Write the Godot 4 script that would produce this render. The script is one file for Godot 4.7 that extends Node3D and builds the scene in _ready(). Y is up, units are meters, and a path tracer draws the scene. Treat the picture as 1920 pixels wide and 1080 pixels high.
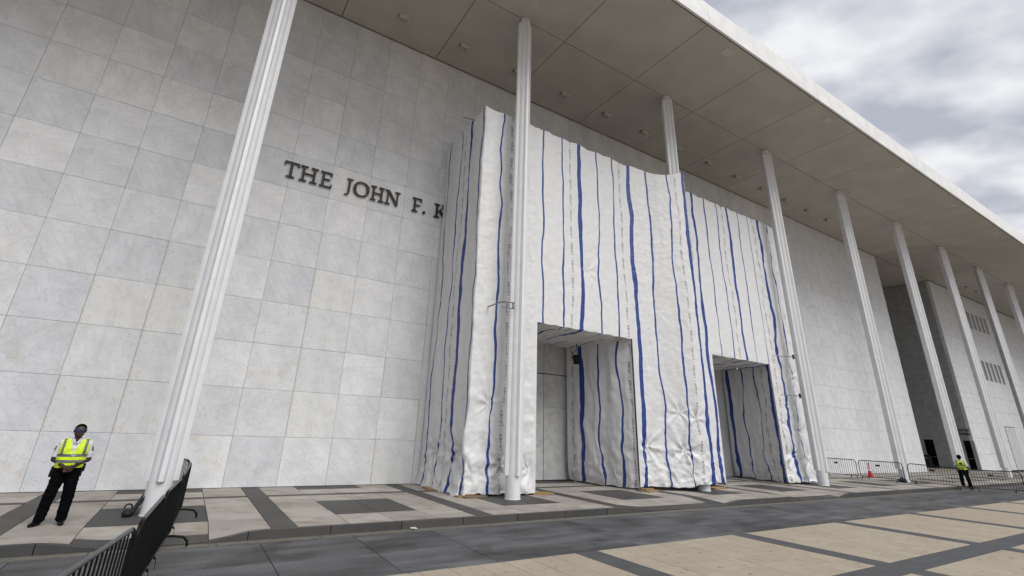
extends Node3D
# A portico of white columns in front of a marble hall whose entrance is wrapped in scaffold sheeting.

const WALL_Z := -18.36      # face of the marble
const COL_Z := -13.86       # line of the columns
const COL_X0 := -0.22
const BAY := 9.31
const HALF := 4.655
const SOFFIT_Y := 19.55
const EDGE_Z := -9.45       # outer edge of the soffit
const WALK := 0.16          # height of the pavement above the road
const KERB_Z := -11.40
const PLAZA_Z := -8.18
const WALL_END := 53.75
const BLOCK_X := 66.47

var rng := RandomNumberGenerator.new()
var M := {}
var taken := {}

# ------------------------------------------------------------------ naming and parenting
func numbered(called: String) -> String:
	if not taken.has(called):
		taken[called] = 0
		return called
	taken[called] += 1
	return "%s_%03d" % [called, taken[called]]

func tag(o: Node, label: String, category: String, group := "") -> void:
	o.set_meta("label", label)
	o.set_meta("category", category)
	if group:
		o.set_meta("group", group)

func thing(called: String, label: String, category: String, at := Vector3.ZERO, turn := 0.0, group := "") -> Node3D:
	var o := Node3D.new()
	o.name = numbered(called)
	add_child(o)
	o.position = at
	o.rotation.y = turn
	tag(o, label, category, group)
	return o

func structure(called: String) -> Node3D:
	var o := Node3D.new()
	o.name = numbered(called)
	add_child(o)
	o.set_meta("kind", "structure")
	return o

func part(called: String, mesh: Mesh, mat: Material, parent: Node, at := Vector3.ZERO, rot := Vector3.ZERO) -> MeshInstance3D:
	var o := MeshInstance3D.new()
	o.name = called if parent != self else numbered(called)
	o.mesh = mesh
	o.material_override = mat
	o.position = at
	o.rotation = rot
	parent.add_child(o, true)
	return o

func group_part(called: String, parent: Node, at := Vector3.ZERO, turn := 0.0) -> Node3D:
	var o := Node3D.new()
	o.name = called
	parent.add_child(o, true)
	o.position = at
	o.rotation.y = turn
	return o

# ------------------------------------------------------------------ mesh helpers
func begin() -> SurfaceTool:
	var st := SurfaceTool.new()
	st.begin(Mesh.PRIMITIVE_TRIANGLES)
	return st

func tri(st: SurfaceTool, a: Vector3, b: Vector3, c: Vector3, n: Vector3, ua := Vector2.ZERO, ub := Vector2.ZERO, uc := Vector2.ZERO) -> void:
	var list := [[a, ua], [b, ub], [c, uc]]
	if (b - a).cross(c - a).dot(n) > 0.0:
		list = [[a, ua], [c, uc], [b, ub]]
	for v in list:
		st.set_normal(n)
		st.set_uv(v[1])
		st.add_vertex(v[0])

func quad(st: SurfaceTool, a: Vector3, b: Vector3, c: Vector3, d: Vector3, n: Vector3, ua := Vector2.ZERO, ub := Vector2.ZERO, uc := Vector2.ZERO, ud := Vector2.ZERO) -> void:
	tri(st, a, b, c, n, ua, ub, uc)
	tri(st, a, c, d, n, ua, uc, ud)

func add_box(st: SurfaceTool, lo: Vector3, hi: Vector3) -> void:
	var p := func(x, y, z): return Vector3(hi.x if x else lo.x, hi.y if y else lo.y, hi.z if z else lo.z)
	quad(st, p.call(0, 0, 1), p.call(1, 0, 1), p.call(1, 1, 1), p.call(0, 1, 1), Vector3.BACK)
	quad(st, p.call(0, 0, 0), p.call(1, 0, 0), p.call(1, 1, 0), p.call(0, 1, 0), Vector3.FORWARD)
	quad(st, p.call(0, 1, 0), p.call(1, 1, 0), p.call(1, 1, 1), p.call(0, 1, 1), Vector3.UP)
	quad(st, p.call(0, 0, 0), p.call(1, 0, 0), p.call(1, 0, 1), p.call(0, 0, 1), Vector3.DOWN)
	quad(st, p.call(1, 0, 0), p.call(1, 1, 0), p.call(1, 1, 1), p.call(1, 0, 1), Vector3.RIGHT)
	quad(st, p.call(0, 0, 0), p.call(0, 1, 0), p.call(0, 1, 1), p.call(0, 0, 1), Vector3.LEFT)

func box_mesh(lo: Vector3, hi: Vector3) -> ArrayMesh:
	var st := begin()
	add_box(st, lo, hi)
	return st.commit()

# A box centred on the origin with chamfered edges; uvs lie in the xy plane (front) in metres, shifted and turned.
func add_bevel_box(st: SurfaceTool, size: Vector3, b: float, at := Vector3.ZERO, uv_shift := Vector2.ZERO, uv_turn := 0.0, uv_scale := 0.5) -> void:
	var h := size / 2.0
	var uvf := func(p: Vector3) -> Vector2: return (Vector2(p.x, -p.y + p.z * 0.7) * uv_scale).rotated(uv_turn) + uv_shift
	var q := func(p1: Vector3, p2: Vector3, p3: Vector3, p4: Vector3, n: Vector3):
		quad(st, p1 + at, p2 + at, p3 + at, p4 + at, n.normalized(), uvf.call(p1), uvf.call(p2), uvf.call(p3), uvf.call(p4))
	for ax in 3:
		var u := (ax + 1) % 3
		var v := (ax + 2) % 3
		for s in [-1.0, 1.0]:
			var pts := []
			for c in [[-1, -1], [1, -1], [1, 1], [-1, 1]]:
				var p := Vector3.ZERO
				p[ax] = s * h[ax]
				p[u] = c[0] * (h[u] - b)
				p[v] = c[1] * (h[v] - b)
				pts.append(p)
			var n := Vector3.ZERO
			n[ax] = s
			q.call(pts[0], pts[1], pts[2], pts[3], n)
			for t in [-1.0, 1.0]:
				var e := []
				for w in [-1.0, 1.0]:
					var p1 := Vector3.ZERO
					p1[ax] = s * h[ax]
					p1[u] = t * (h[u] - b)
					p1[v] = w * (h[v] - b)
					var p2 := Vector3.ZERO
					p2[ax] = s * (h[ax] - b)
					p2[u] = t * h[u]
					p2[v] = w * (h[v] - b)
					e.append(p1)
					e.append(p2)
				var m := Vector3.ZERO
				m[ax] = s
				m[u] = t
				q.call(e[0], e[1], e[3], e[2], m)
	for sx in [-1.0, 1.0]:
		for sy in [-1.0, 1.0]:
			for sz in [-1.0, 1.0]:
				var sg := Vector3(sx, sy, sz)
				var c0 := sg * (h - Vector3(b, b, b))
				tri(st, at + c0 + Vector3(sx * b, 0, 0), at + c0 + Vector3(0, sy * b, 0), at + c0 + Vector3(0, 0, sz * b), sg.normalized(), uvf.call(c0), uvf.call(c0), uvf.call(c0))

func bevel_box(size: Vector3, b: float, at := Vector3.ZERO, uv_shift := Vector2.ZERO, uv_turn := 0.0, uv_scale := 0.5) -> ArrayMesh:
	var st := begin()
	add_bevel_box(st, size, b, at, uv_shift, uv_turn, uv_scale)
	return st.commit()

func add_tube(st: SurfaceTool, path: Array, r: float, sides := 8, caps := true) -> void:
	var rings := []
	var up := Vector3.UP
	for i in path.size():
		var p: Vector3 = path[i]
		var d: Vector3 = (path[mini(i + 1, path.size() - 1)] - path[maxi(i - 1, 0)]).normalized()
		if absf(d.dot(up)) > 0.93 and i == 0:
			up = Vector3.RIGHT
		var x := d.cross(up).normalized()
		var y := x.cross(d).normalized()
		up = y
		var ring := []
		for k in sides:
			var a := TAU * k / sides
			ring.append([p + (x * cos(a) + y * sin(a)) * r, x * cos(a) + y * sin(a)])
		rings.append(ring)
	for i in rings.size() - 1:
		for k in sides:
			var a = rings[i][k]
			var b = rings[i][(k + 1) % sides]
			var c = rings[i + 1][(k + 1) % sides]
			var d = rings[i + 1][k]
			var order := [a, b, c, a, c, d]
			if (b[0] - a[0]).cross(c[0] - a[0]).dot(a[1]) > 0.0:
				order = [a, c, b, a, d, c]
			for v in order:
				st.set_normal(v[1])
				st.set_uv(Vector2.ZERO)
				st.add_vertex(v[0])
	if caps:
		for e in [0, rings.size() - 1]:
			var n: Vector3 = (path[0] - path[1]).normalized() if e == 0 else (path[-1] - path[-2]).normalized()
			for k in sides:
				tri(st, path[e], rings[e][k][0], rings[e][(k + 1) % sides][0], n)

func tube_mesh(path: Array, r: float, sides := 8) -> ArrayMesh:
	var st := begin()
	add_tube(st, path, r, sides)
	return st.commit()

# profile: [radius, height] from the bottom up
func add_lathe(st: SurfaceTool, profile: Array, sides := 24, at := Vector3.ZERO) -> void:
	for i in profile.size() - 1:
		var r0: float = profile[i][0]
		var y0: float = profile[i][1]
		var r1: float = profile[i + 1][0]
		var y1: float = profile[i + 1][1]
		var sl := Vector2(y1 - y0, r0 - r1).normalized()
		for k in sides:
			var a0 := TAU * k / sides
			var a1 := TAU * (k + 1) / sides
			var d0 := Vector3(cos(a0), 0, sin(a0))
			var d1 := Vector3(cos(a1), 0, sin(a1))
			var vs := [[d0 * r0 + Vector3(0, y0, 0), d0 * sl.x + Vector3(0, sl.y, 0)], [d1 * r0 + Vector3(0, y0, 0), d1 * sl.x + Vector3(0, sl.y, 0)], [d1 * r1 + Vector3(0, y1, 0), d1 * sl.x + Vector3(0, sl.y, 0)], [d0 * r1 + Vector3(0, y1, 0), d0 * sl.x + Vector3(0, sl.y, 0)]]
			for n in [0, 1, 2, 0, 2, 3]:
				st.set_normal(vs[n][1])
				st.set_uv(Vector2.ZERO)
				st.add_vertex(vs[n][0] + at)

func lathe(profile: Array, sides := 24) -> ArrayMesh:
	var st := begin()
	add_lathe(st, profile, sides)
	return st.commit()

# ------------------------------------------------------------------ textures and materials
func noise(freq: float, kind := FastNoiseLite.TYPE_SIMPLEX_SMOOTH, octaves := 4, sd := 1) -> FastNoiseLite:
	var n := FastNoiseLite.new()
	n.noise_type = kind
	n.seed = sd
	n.frequency = freq
	n.fractal_octaves = octaves
	n.fractal_type = FastNoiseLite.FRACTAL_FBM if octaves > 1 else FastNoiseLite.FRACTAL_NONE
	return n

func noise_bytes(n: FastNoiseLite, size: int) -> PackedByteArray:
	var im := n.get_seamless_image(size, size)
	im.convert(Image.FORMAT_L8)
	return im.get_data()

func texture(n: FastNoiseLite, size: int, stops: Array, normal := false, bump := 4.0) -> NoiseTexture2D:
	var t := NoiseTexture2D.new()
	t.width = size
	t.height = size
	t.seamless = true
	t.noise = n
	if normal:
		t.as_normal_map = true
		t.bump_strength = bump
	elif stops:
		var g := Gradient.new()
		g.offsets = PackedFloat32Array(stops.map(func(s): return s[0]))
		g.colors = PackedColorArray(stops.map(func(s): return s[1]))
		t.color_ramp = g
	return t

func grey(v: float) -> Color:
	return Color(v, v, v)

func material(called: String, color: Color, rough := 0.6, metal := 0.0) -> StandardMaterial3D:
	var m := StandardMaterial3D.new()
	m.resource_name = called
	m.albedo_color = color
	m.roughness = rough
	m.metallic = metal
	M[called] = m
	return m

# world-mapped surface: coarse blotches times a fine grain
func mapped(called: String, color: Color, rough: float, coarse: Texture2D, metres: float, fine: Texture2D = null, fine_metres := 1.0) -> StandardMaterial3D:
	var m := material(called, color, rough)
	m.albedo_texture = coarse
	m.uv1_triplanar = true
	m.uv1_world_triplanar = true
	m.uv1_triplanar_sharpness = 8.0
	m.uv1_scale = Vector3.ONE / metres
	if fine:
		m.detail_enabled = true
		m.detail_blend_mode = BaseMaterial3D.BLEND_MODE_MUL
		m.detail_albedo = fine
		m.detail_uv_layer = BaseMaterial3D.DETAIL_UV_2
		m.uv2_triplanar = true
		m.uv2_world_triplanar = true
		m.uv2_triplanar_sharpness = 8.0
		m.uv2_scale = Vector3.ONE / fine_metres
	return m

func marble_image(size: int, stained: bool) -> ImageTexture:
	var warp := noise_bytes(noise(3.0 / size, FastNoiseLite.TYPE_SIMPLEX_SMOOTH, 4, 11), size)
	var cloud := noise_bytes(noise(2.2 / size, FastNoiseLite.TYPE_SIMPLEX_SMOOTH, 5, 23), size)
	var vein := noise_bytes(noise(5.0 / size, FastNoiseLite.TYPE_SIMPLEX_SMOOTH, 3, 37), size)
	var fine := noise_bytes(noise(60.0 / size, FastNoiseLite.TYPE_SIMPLEX_SMOOTH, 3, 5), size)
	var rust := noise_bytes(noise(2.6 / size, FastNoiseLite.TYPE_SIMPLEX_SMOOTH, 5, 71), size)
	var data := PackedByteArray()
	data.resize(size * size * 3)
	for y in size:
		for x in size:
			var i := y * size + x
			var w := (warp[i] - 128) / 128.0
			var sx := (x / 2 + int(w * size * 0.10) + size) % size
			var sy := (y * 2 + int(w * size * 0.26) + size) % size
			var v := absf((vein[sy * size + sx] - 128) / 128.0)
			var line := clampf(1.0 - v * 9.0, 0.0, 1.0)
			var soft := clampf(1.0 - v * 2.4, 0.0, 1.0)
			var c := (cloud[i] - 128) / 128.0
			var f := (fine[i] - 128) / 128.0
			var l := 0.955 + c * 0.035 + f * 0.016 - soft * 0.03 - line * line * 0.035
			var r := l
			var g := l
			var b := l * 1.004 + soft * 0.006
			if stained:
				var s := clampf(((rust[i] - 128) / 128.0 - 0.20) * 1.3 + f * 0.4, 0.0, 1.0)
				r -= s * 0.025
				g -= s * 0.05
				b -= s * 0.09
			data[i * 3] = int(clampf(r, 0.0, 1.0) * 255.0)
			data[i * 3 + 1] = int(clampf(g, 0.0, 1.0) * 255.0)
			data[i * 3 + 2] = int(clampf(b, 0.0, 1.0) * 255.0)
	return ImageTexture.create_from_image(Image.create_from_data(size, size, false, Image.FORMAT_RGB8, data))

# slab with a tan seep down its left joint and a few specks
func seep_image(size: int) -> ImageTexture:
	var cloud := noise_bytes(noise(2.2 / size, FastNoiseLite.TYPE_SIMPLEX_SMOOTH, 5, 123), size)
	var grain := noise_bytes(noise(22.0 / size, FastNoiseLite.TYPE_SIMPLEX_SMOOTH, 4, 127), size)
	var vein := noise_bytes(noise(6.0 / size, FastNoiseLite.TYPE_SIMPLEX_SMOOTH, 4, 131), size)
	var data := PackedByteArray()
	data.resize(size * size * 3)
	for y in size:
		for x in size:
			var i := y * size + x
			var c := (cloud[i] - 128) / 128.0
			var f := (grain[i] - 128) / 128.0
			var v := clampf(1.0 - absf((vein[i] - 128) / 128.0) * 6.0, 0.0, 1.0)
			var l := 0.95 + c * 0.04 + f * 0.02 - v * 0.04
			var w := 0.012 + 0.05 * clampf(c + 0.4, 0.0, 1.0)
			var s := clampf(1.3 - (float(x) / size) / w + f * 0.9, 0.0, 1.0)
			s = maxf(s, clampf((c - 0.30) * 3.0 + f * 1.2 - 0.35, 0.0, 1.0) * 0.8)
			data[i * 3] = int(clampf(l - s * 0.06, 0.0, 1.0) * 255.0)
			data[i * 3 + 1] = int(clampf(l - s * 0.095, 0.0, 1.0) * 255.0)
			data[i * 3 + 2] = int(clampf(l * 1.003 - s * 0.15, 0.0, 1.0) * 255.0)
	return ImageTexture.create_from_image(Image.create_from_data(size, size, false, Image.FORMAT_RGB8, data))

# dark driving lane: blotches, drips and rubber drawn out along the lane
func road_image(size: int) -> ImageTexture:
	var blot := noise_bytes(noise(4.0 / size, FastNoiseLite.TYPE_SIMPLEX_SMOOTH, 5, 301), size)
	var str1 := noise_bytes(noise(5.0 / size, FastNoiseLite.TYPE_SIMPLEX_SMOOTH, 4, 311), size)
	var fine := noise_bytes(noise(110.0 / size, FastNoiseLite.TYPE_SIMPLEX_SMOOTH, 2, 321), size)
	var data := PackedByteArray()
	data.resize(size * size * 3)
	for y in size:
		for x in size:
			var i := y * size + x
			var b := (blot[i] - 128) / 128.0
			var sy := (y * 3) % size
			var sx := (x / 2 + y / 3) % size
			var s := (str1[sy * size + sx] - 128) / 128.0
			var f := (fine[i] - 128) / 128.0
			var l := 0.80 + b * 0.16 + s * 0.22 + f * 0.06
			if b < -0.42:
				l -= 0.10
			l = clampf(l, 0.25, 1.0)
			data[i * 3] = int(l * 250.0)
			data[i * 3 + 1] = int(l * 252.0)
			data[i * 3 + 2] = int(l * 255.0)
	return ImageTexture.create_from_image(Image.create_from_data(size, size, false, Image.FORMAT_RGB8, data))

const GLYPHS := {
	"L": ["1....", "1....", "1....", "1....", "1....", "1....", "11111"], "A": [".111.", "1...1", "1...1", "11111", "1...1", "1...1", "1...1"],
	"Y": ["1...1", "1...1", ".1.1.", "..1..", "..1..", "..1..", "..1.."], "H": ["1...1", "1...1", "1...1", "11111", "1...1", "1...1", "1...1"],
	"E": ["11111", "1....", "1....", "1111.", "1....", "1....", "11111"], "R": ["1111.", "1...1", "1...1", "1111.", "1.1..", "1..1.", "1...1"]}
const SHEET_PERIOD := 3.05

# woven sheeting: white cloth with one wide and two narrow blue bands, and a printed line of lettering
func sheet_image(size: int) -> ImageTexture:
	var im := Image.create(size, size, false, Image.FORMAT_RGB8)
	im.fill(Color(0.90, 0.90, 0.895))
	var weave := noise_bytes(noise(7.0 / size, FastNoiseLite.TYPE_SIMPLEX_SMOOTH, 5, 401), size)
	var fine := noise_bytes(noise(90.0 / size, FastNoiseLite.TYPE_SIMPLEX_SMOOTH, 2, 403), size)
	for y in size:
		for x in size:
			var i := y * size + x
			var l := 0.905 + (weave[i] - 128) / 128.0 * 0.02 + (fine[i] - 128) / 128.0 * 0.012 + (0.006 if (x / 3 + y / 3) % 2 else -0.006)
			im.set_pixel(x, y, Color(l, l, l * 0.996))
	var px := size / SHEET_PERIOD
	for band in [[0.0, 0.20], [1.0, 0.08], [2.04, 0.08]]:
		var cx: float = band[0] * px
		var hw: float = band[1] * px * 0.5
		for y in size:
			for k in range(int(-hw), int(hw) + 1):
				var x := (int(cx) + k + size) % size
				var tone := 1.0 + (fine[y * size + x] - 128) / 128.0 * 0.22
				var c := Color(0.085 * tone, 0.215 * tone, 0.56 * tone)
				if y % 21 < 2 and absi(k) < hw * 0.9:
					c = c.lerp(Color(0.45, 0.55, 0.75), 0.45)
				im.set_pixel(x, y, c)
		for y in range(0, size, 42):
			for k in range(-2, 3):
				for j in 5:
					im.set_pixel((int(cx) + k + size) % size, (y + j + 9) % size, Color(0.62, 0.70, 0.84))
	# lettering runs along the cloth: each word turned a quarter, a ring after each
	var ink := Color(0.13, 0.13, 0.14)
	var tx := int(2.5 * px)
	var at := 0
	while at < size - 240:
		for ci in 6:
			var rows: Array = GLYPHS["LAYHER"[ci]]
			for r in 7:
				for c in 5:
					if rows[r][c] == "1":
						im.fill_rect(Rect2i(tx - 17 + r * 5, size - 1 - (at + ci * 30 + c * 5) - 5, 5, 5), ink)
		for a in 40:
			var ang := TAU * a / 40.0
			for rr in 3:
				im.set_pixel(tx + int(cos(ang) * (15 - rr)), (size - 1 - (at + 213 + int(sin(ang) * (15 - rr)))) % size, Color(0.35, 0.36, 0.38))
		at += 256
	return ImageTexture.create_from_image(im)

func sky_image(w: int, h: int) -> ImageTexture:
	var big := noise(0.55, FastNoiseLite.TYPE_SIMPLEX_SMOOTH, 4, 3)
	var mid := noise(1.1, FastNoiseLite.TYPE_SIMPLEX_SMOOTH, 6, 8)
	var im := Image.create(w, h, false, Image.FORMAT_RGBF)
	var low := Color(0.42, 0.425, 0.445)
	for y in h:
		var el := (0.5 - (y + 0.5) / h) * PI
		if el <= 0.0:
			for x in w:
				im.set_pixel(x, y, Color(0.15, 0.147, 0.143))
			continue
		for x in w:
			var az := ((x + 0.5) / w - 0.5) * TAU
			var d := Vector3(sin(az) * cos(el), sin(el), -cos(az) * cos(el))
			var k := 1.0 / (d.y + 0.22)
			# cloud streets drawn out along one direction
			var u := (d.x * 0.75 + d.z * 0.66) * k
			var v := (-d.x * 0.66 + d.z * 0.75) * k
			var q := Vector2(u * 0.8, v * 1.4)
			var b := big.get_noise_2d(q.x * 2.6, q.y * 2.6)
			var m := mid.get_noise_2d(q.x * 3.4 + 5.0, q.y * 3.0)
			var t := clampf(0.55 + b * 0.75 + m * 0.95, 0.0, 1.0)
			var c := Color(0.285, 0.303, 0.355).lerp(Color(0.545, 0.552, 0.57), t)
			c = c.lerp(low, clampf(1.0 - el / 0.22, 0.0, 1.0) * 0.6)
			im.set_pixel(x, y, c)
	return ImageTexture.create_from_image(im)

func make_materials() -> void:
	var marble := marble_image(768, false)
	var rusty := marble_image(768, true)
	var marble_rough := texture(noise(0.02, FastNoiseLite.TYPE_SIMPLEX_SMOOTH, 4, 91), 512, [], true, 3.0)
	# tones of the slabs: warm white, pale grey, blue grey, cool white
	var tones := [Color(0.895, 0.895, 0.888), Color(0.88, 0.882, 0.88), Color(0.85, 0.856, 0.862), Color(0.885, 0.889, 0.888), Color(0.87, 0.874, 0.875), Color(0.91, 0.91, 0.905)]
	for i in tones.size():
		for s in 2:
			var m := material("marble_%d_%d" % [i, s], tones[i], 0.55)
			m.albedo_texture = rusty if s else marble
			m.normal_enabled = true
			m.normal_texture = marble_rough
			m.normal_scale = 0.25
			m.metallic_specular = 0.35
	var seep := seep_image(512)
	for i in 3:
		var m := material("seep_%d" % i, [tones[0], tones[1], tones[4]][i], 0.55)
		m.albedo_texture = seep
		m.metallic_specular = 0.35
	var wallback := mapped("joint", Color(0.80, 0.785, 0.76), 0.9, texture(noise(0.02), 256, [[0.0, grey(0.75)], [1.0, grey(1.0)]]), 2.0)
	wallback.metallic_specular = 0.2
	var fine := texture(noise(0.12, FastNoiseLite.TYPE_SIMPLEX_SMOOTH, 3, 51), 512, [[0.2, grey(0.80)], [0.5, grey(0.95)], [0.8, grey(1.0)]])
	var speckle := texture(noise(0.22, FastNoiseLite.TYPE_SIMPLEX_SMOOTH, 2, 61), 512, [[0.25, grey(0.66)], [0.5, grey(0.93)], [0.75, grey(1.0)]])
	var blotch := texture(noise(0.012, FastNoiseLite.TYPE_SIMPLEX_SMOOTH, 5, 52), 512, [[0.15, grey(0.90)], [0.5, grey(0.965)], [0.85, grey(1.0)]])
	var grime := texture(noise(0.014, FastNoiseLite.TYPE_SIMPLEX_SMOOTH, 6, 53), 512, [[0.1, Color(0.86, 0.84, 0.81)], [0.38, Color(0.955, 0.945, 0.93)], [0.6, grey(0.985)], [1.0, grey(1.0)]])
	var spots := texture(noise(0.035, FastNoiseLite.TYPE_SIMPLEX_SMOOTH, 3, 58), 1024, [[0.0, grey(0.45)], [0.12, grey(0.72)], [0.19, grey(0.955)], [0.6, grey(0.98)], [1.0, grey(1.0)]])
	mapped("soffit", Color(0.782, 0.765, 0.735), 0.85, texture(noise(0.009, FastNoiseLite.TYPE_SIMPLEX_SMOOTH, 4, 54), 512, [[0.1, grey(0.94)], [0.9, grey(1.0)]]), 11.0, fine, 1.7)
	mapped("fascia", Color(0.91, 0.91, 0.905), 0.6, texture(noise(0.01, FastNoiseLite.TYPE_SIMPLEX_SMOOTH, 4, 59), 512, [[0.1, grey(0.93)], [0.9, grey(1.0)]]), 7.0)
	mapped("column", Color(0.875, 0.88, 0.885), 0.42, texture(noise(0.01, FastNoiseLite.TYPE_SIMPLEX_SMOOTH, 4, 55), 512, [[0.1, grey(0.955)], [0.9, grey(1.0)]]), 3.0)
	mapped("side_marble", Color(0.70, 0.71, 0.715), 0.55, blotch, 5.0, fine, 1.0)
	material("bronze", Color(0.15, 0.125, 0.10), 0.45, 0.55)
	material("dark_metal", Color(0.09, 0.095, 0.10), 0.45, 0.4)
	material("galvanised", Color(0.50, 0.50, 0.50), 0.45, 0.75)
	material("fixture", Color(0.74, 0.73, 0.70), 0.6)
	material("fixture_dark", Color(0.20, 0.19, 0.175), 0.5)
	material("lamp_glass", Color(0.62, 0.61, 0.58), 0.2)
	mapped("door_paint", Color(0.84, 0.84, 0.83), 0.6, blotch, 3.3, fine, 1.0)
	var black_glass := material("black_glass", Color(0.035, 0.04, 0.04), 0.08)
	black_glass.metallic_specular = 0.25
	# paving
	for i in 4:
		mapped("light_tile_%d" % i, [Color(0.705, 0.675, 0.645), Color(0.685, 0.655, 0.63), Color(0.725, 0.70, 0.67), Color(0.665, 0.64, 0.612)][i], 0.75, grime, 4.5 + i, speckle, 1.1)
	for i in 3:
		mapped("granite_%d" % i, [Color(0.315, 0.305, 0.295), Color(0.295, 0.29, 0.285), Color(0.335, 0.325, 0.31)][i], 0.7, blotch, 3.5 + i, speckle, 0.9)
	for i in 3:
		mapped("beige_%d" % i, [Color(0.728, 0.676, 0.60), Color(0.715, 0.662, 0.586), Color(0.742, 0.692, 0.618)][i], 0.8, spots, 7.0 + i * 1.3, speckle, 0.7)
	mapped("plaza_band", Color(0.345, 0.35, 0.355), 0.75, blotch, 4.0, speckle, 0.8)
	var road_tex := road_image(1024)
	for i in 3:
		var m := mapped("road_%d" % i, [Color(0.425, 0.425, 0.43), Color(0.41, 0.41, 0.415), Color(0.44, 0.44, 0.443)][i], 0.62, road_tex, 9.0, speckle, 1.3)
		m.uv1_offset = Vector3(i * 0.31, 0, i * 0.17)
	mapped("gutter", Color(0.47, 0.455, 0.43), 0.8, grime, 2.0, speckle, 0.7)
	mapped("joint_dark", Color(0.20, 0.195, 0.19), 0.9, blotch, 2.0)
	mapped("ground", Color(0.40, 0.385, 0.36), 0.9, blotch, 9.0, speckle, 1.5)
	material("slot", Color(0.05, 0.045, 0.04), 0.9)
	# sheeting
	var sheet := material("sheeting", Color(0.96, 0.96, 0.96), 0.5)
	sheet.albedo_texture = sheet_image(1024)
	sheet.cull_mode = BaseMaterial3D.CULL_DISABLED
	sheet.backlight_enabled = true
	sheet.backlight = Color(0.42, 0.42, 0.42)
	var wood_grain := texture(noise(0.03, FastNoiseLite.TYPE_SIMPLEX_SMOOTH, 4, 77), 256, [[0.1, grey(0.6)], [0.5, grey(0.9)], [0.9, grey(1.0)]])
	var wood := mapped("timber", Color(0.66, 0.53, 0.36), 0.8, wood_grain, 0.5)
	wood.uv1_scale = Vector3(1.2, 9.0, 9.0)
	var wood2 := mapped("timber_grey", Color(0.50, 0.43, 0.34), 0.85, wood_grain, 0.5)
	wood2.uv1_scale = Vector3(1.5, 8.0, 8.0)
	material("barrier_paint", Color(0.045, 0.05, 0.053), 0.45).metallic_specular = 0.3
	material("barrier_worn", Color(0.36, 0.37, 0.38), 0.45, 0.4)
	material("plate_black", Color(0.03, 0.03, 0.035), 0.5)
	material("plate_white", Color(0.62, 0.63, 0.64), 0.5)
	material("cone_orange", Color(0.82, 0.14, 0.07), 0.5)
	material("cone_white", Color(0.85, 0.85, 0.85), 0.5)
	material("rubber", Color(0.05, 0.05, 0.055), 0.7)
	material("green_board", Color(0.045, 0.10, 0.092), 0.6).metallic_specular = 0.2
	material("paper", Color(0.88, 0.88, 0.87), 0.8)
	# people
	var skin := material("skin", Color(0.215, 0.135, 0.10), 0.55)
	skin.subsurf_scatter_enabled = false
	material("hair", Color(0.018, 0.016, 0.016), 0.9).metallic_specular = 0.1
	var cloth_noise := texture(noise(0.05, FastNoiseLite.TYPE_SIMPLEX_SMOOTH, 3, 81), 256, [[0.1, grey(0.82)], [0.9, grey(1.0)]])
	mapped("shirt", Color(0.86, 0.86, 0.90), 0.85, cloth_noise, 0.5)
	mapped("trousers", Color(0.045, 0.048, 0.058), 0.9, cloth_noise, 0.5)
	M.trousers.metallic_specular = 0.15
	mapped("vest", Color(0.86, 0.97, 0.05), 0.7, cloth_noise, 0.4)
	material("reflective", Color(0.42, 0.44, 0.46), 0.35, 0.3)
	material("leather", Color(0.03, 0.03, 0.033), 0.45).metallic_specular = 0.3
	material("mirror_blue", Color(0.10, 0.35, 0.62), 0.12, 0.6)
	material("emblem", Color(0.20, 0.07, 0.20), 0.7)
	material("emblem_ring", Color(0.55, 0.42, 0.50), 0.7)

# ------------------------------------------------------------------ the setting underfoot
func ease01(t: float) -> float:
	t = clampf(t, 0.0, 1.0)
	return t * t * (3.0 - 2.0 * t)

# dropped kerbs: how far the pavement edge is let down at x
func drop_at(x: float) -> float:
	var d := 0.0
	for r in [[-1.7, -0.6, 0.7, 1.7], [11.4, 12.9, 15.6, 17.3], [20.4, 21.3, 23.9, 25.0]]:
		d = maxf(d, minf(ease01((x - r[0]) / (r[1] - r[0])), ease01((r[3] - x) / (r[3] - r[2]))))
	return d

func walk_y(x: float, z: float) -> float:
	return WALK - drop_at(x) * 0.135 * ease01((z + 12.95) / 1.6)

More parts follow.
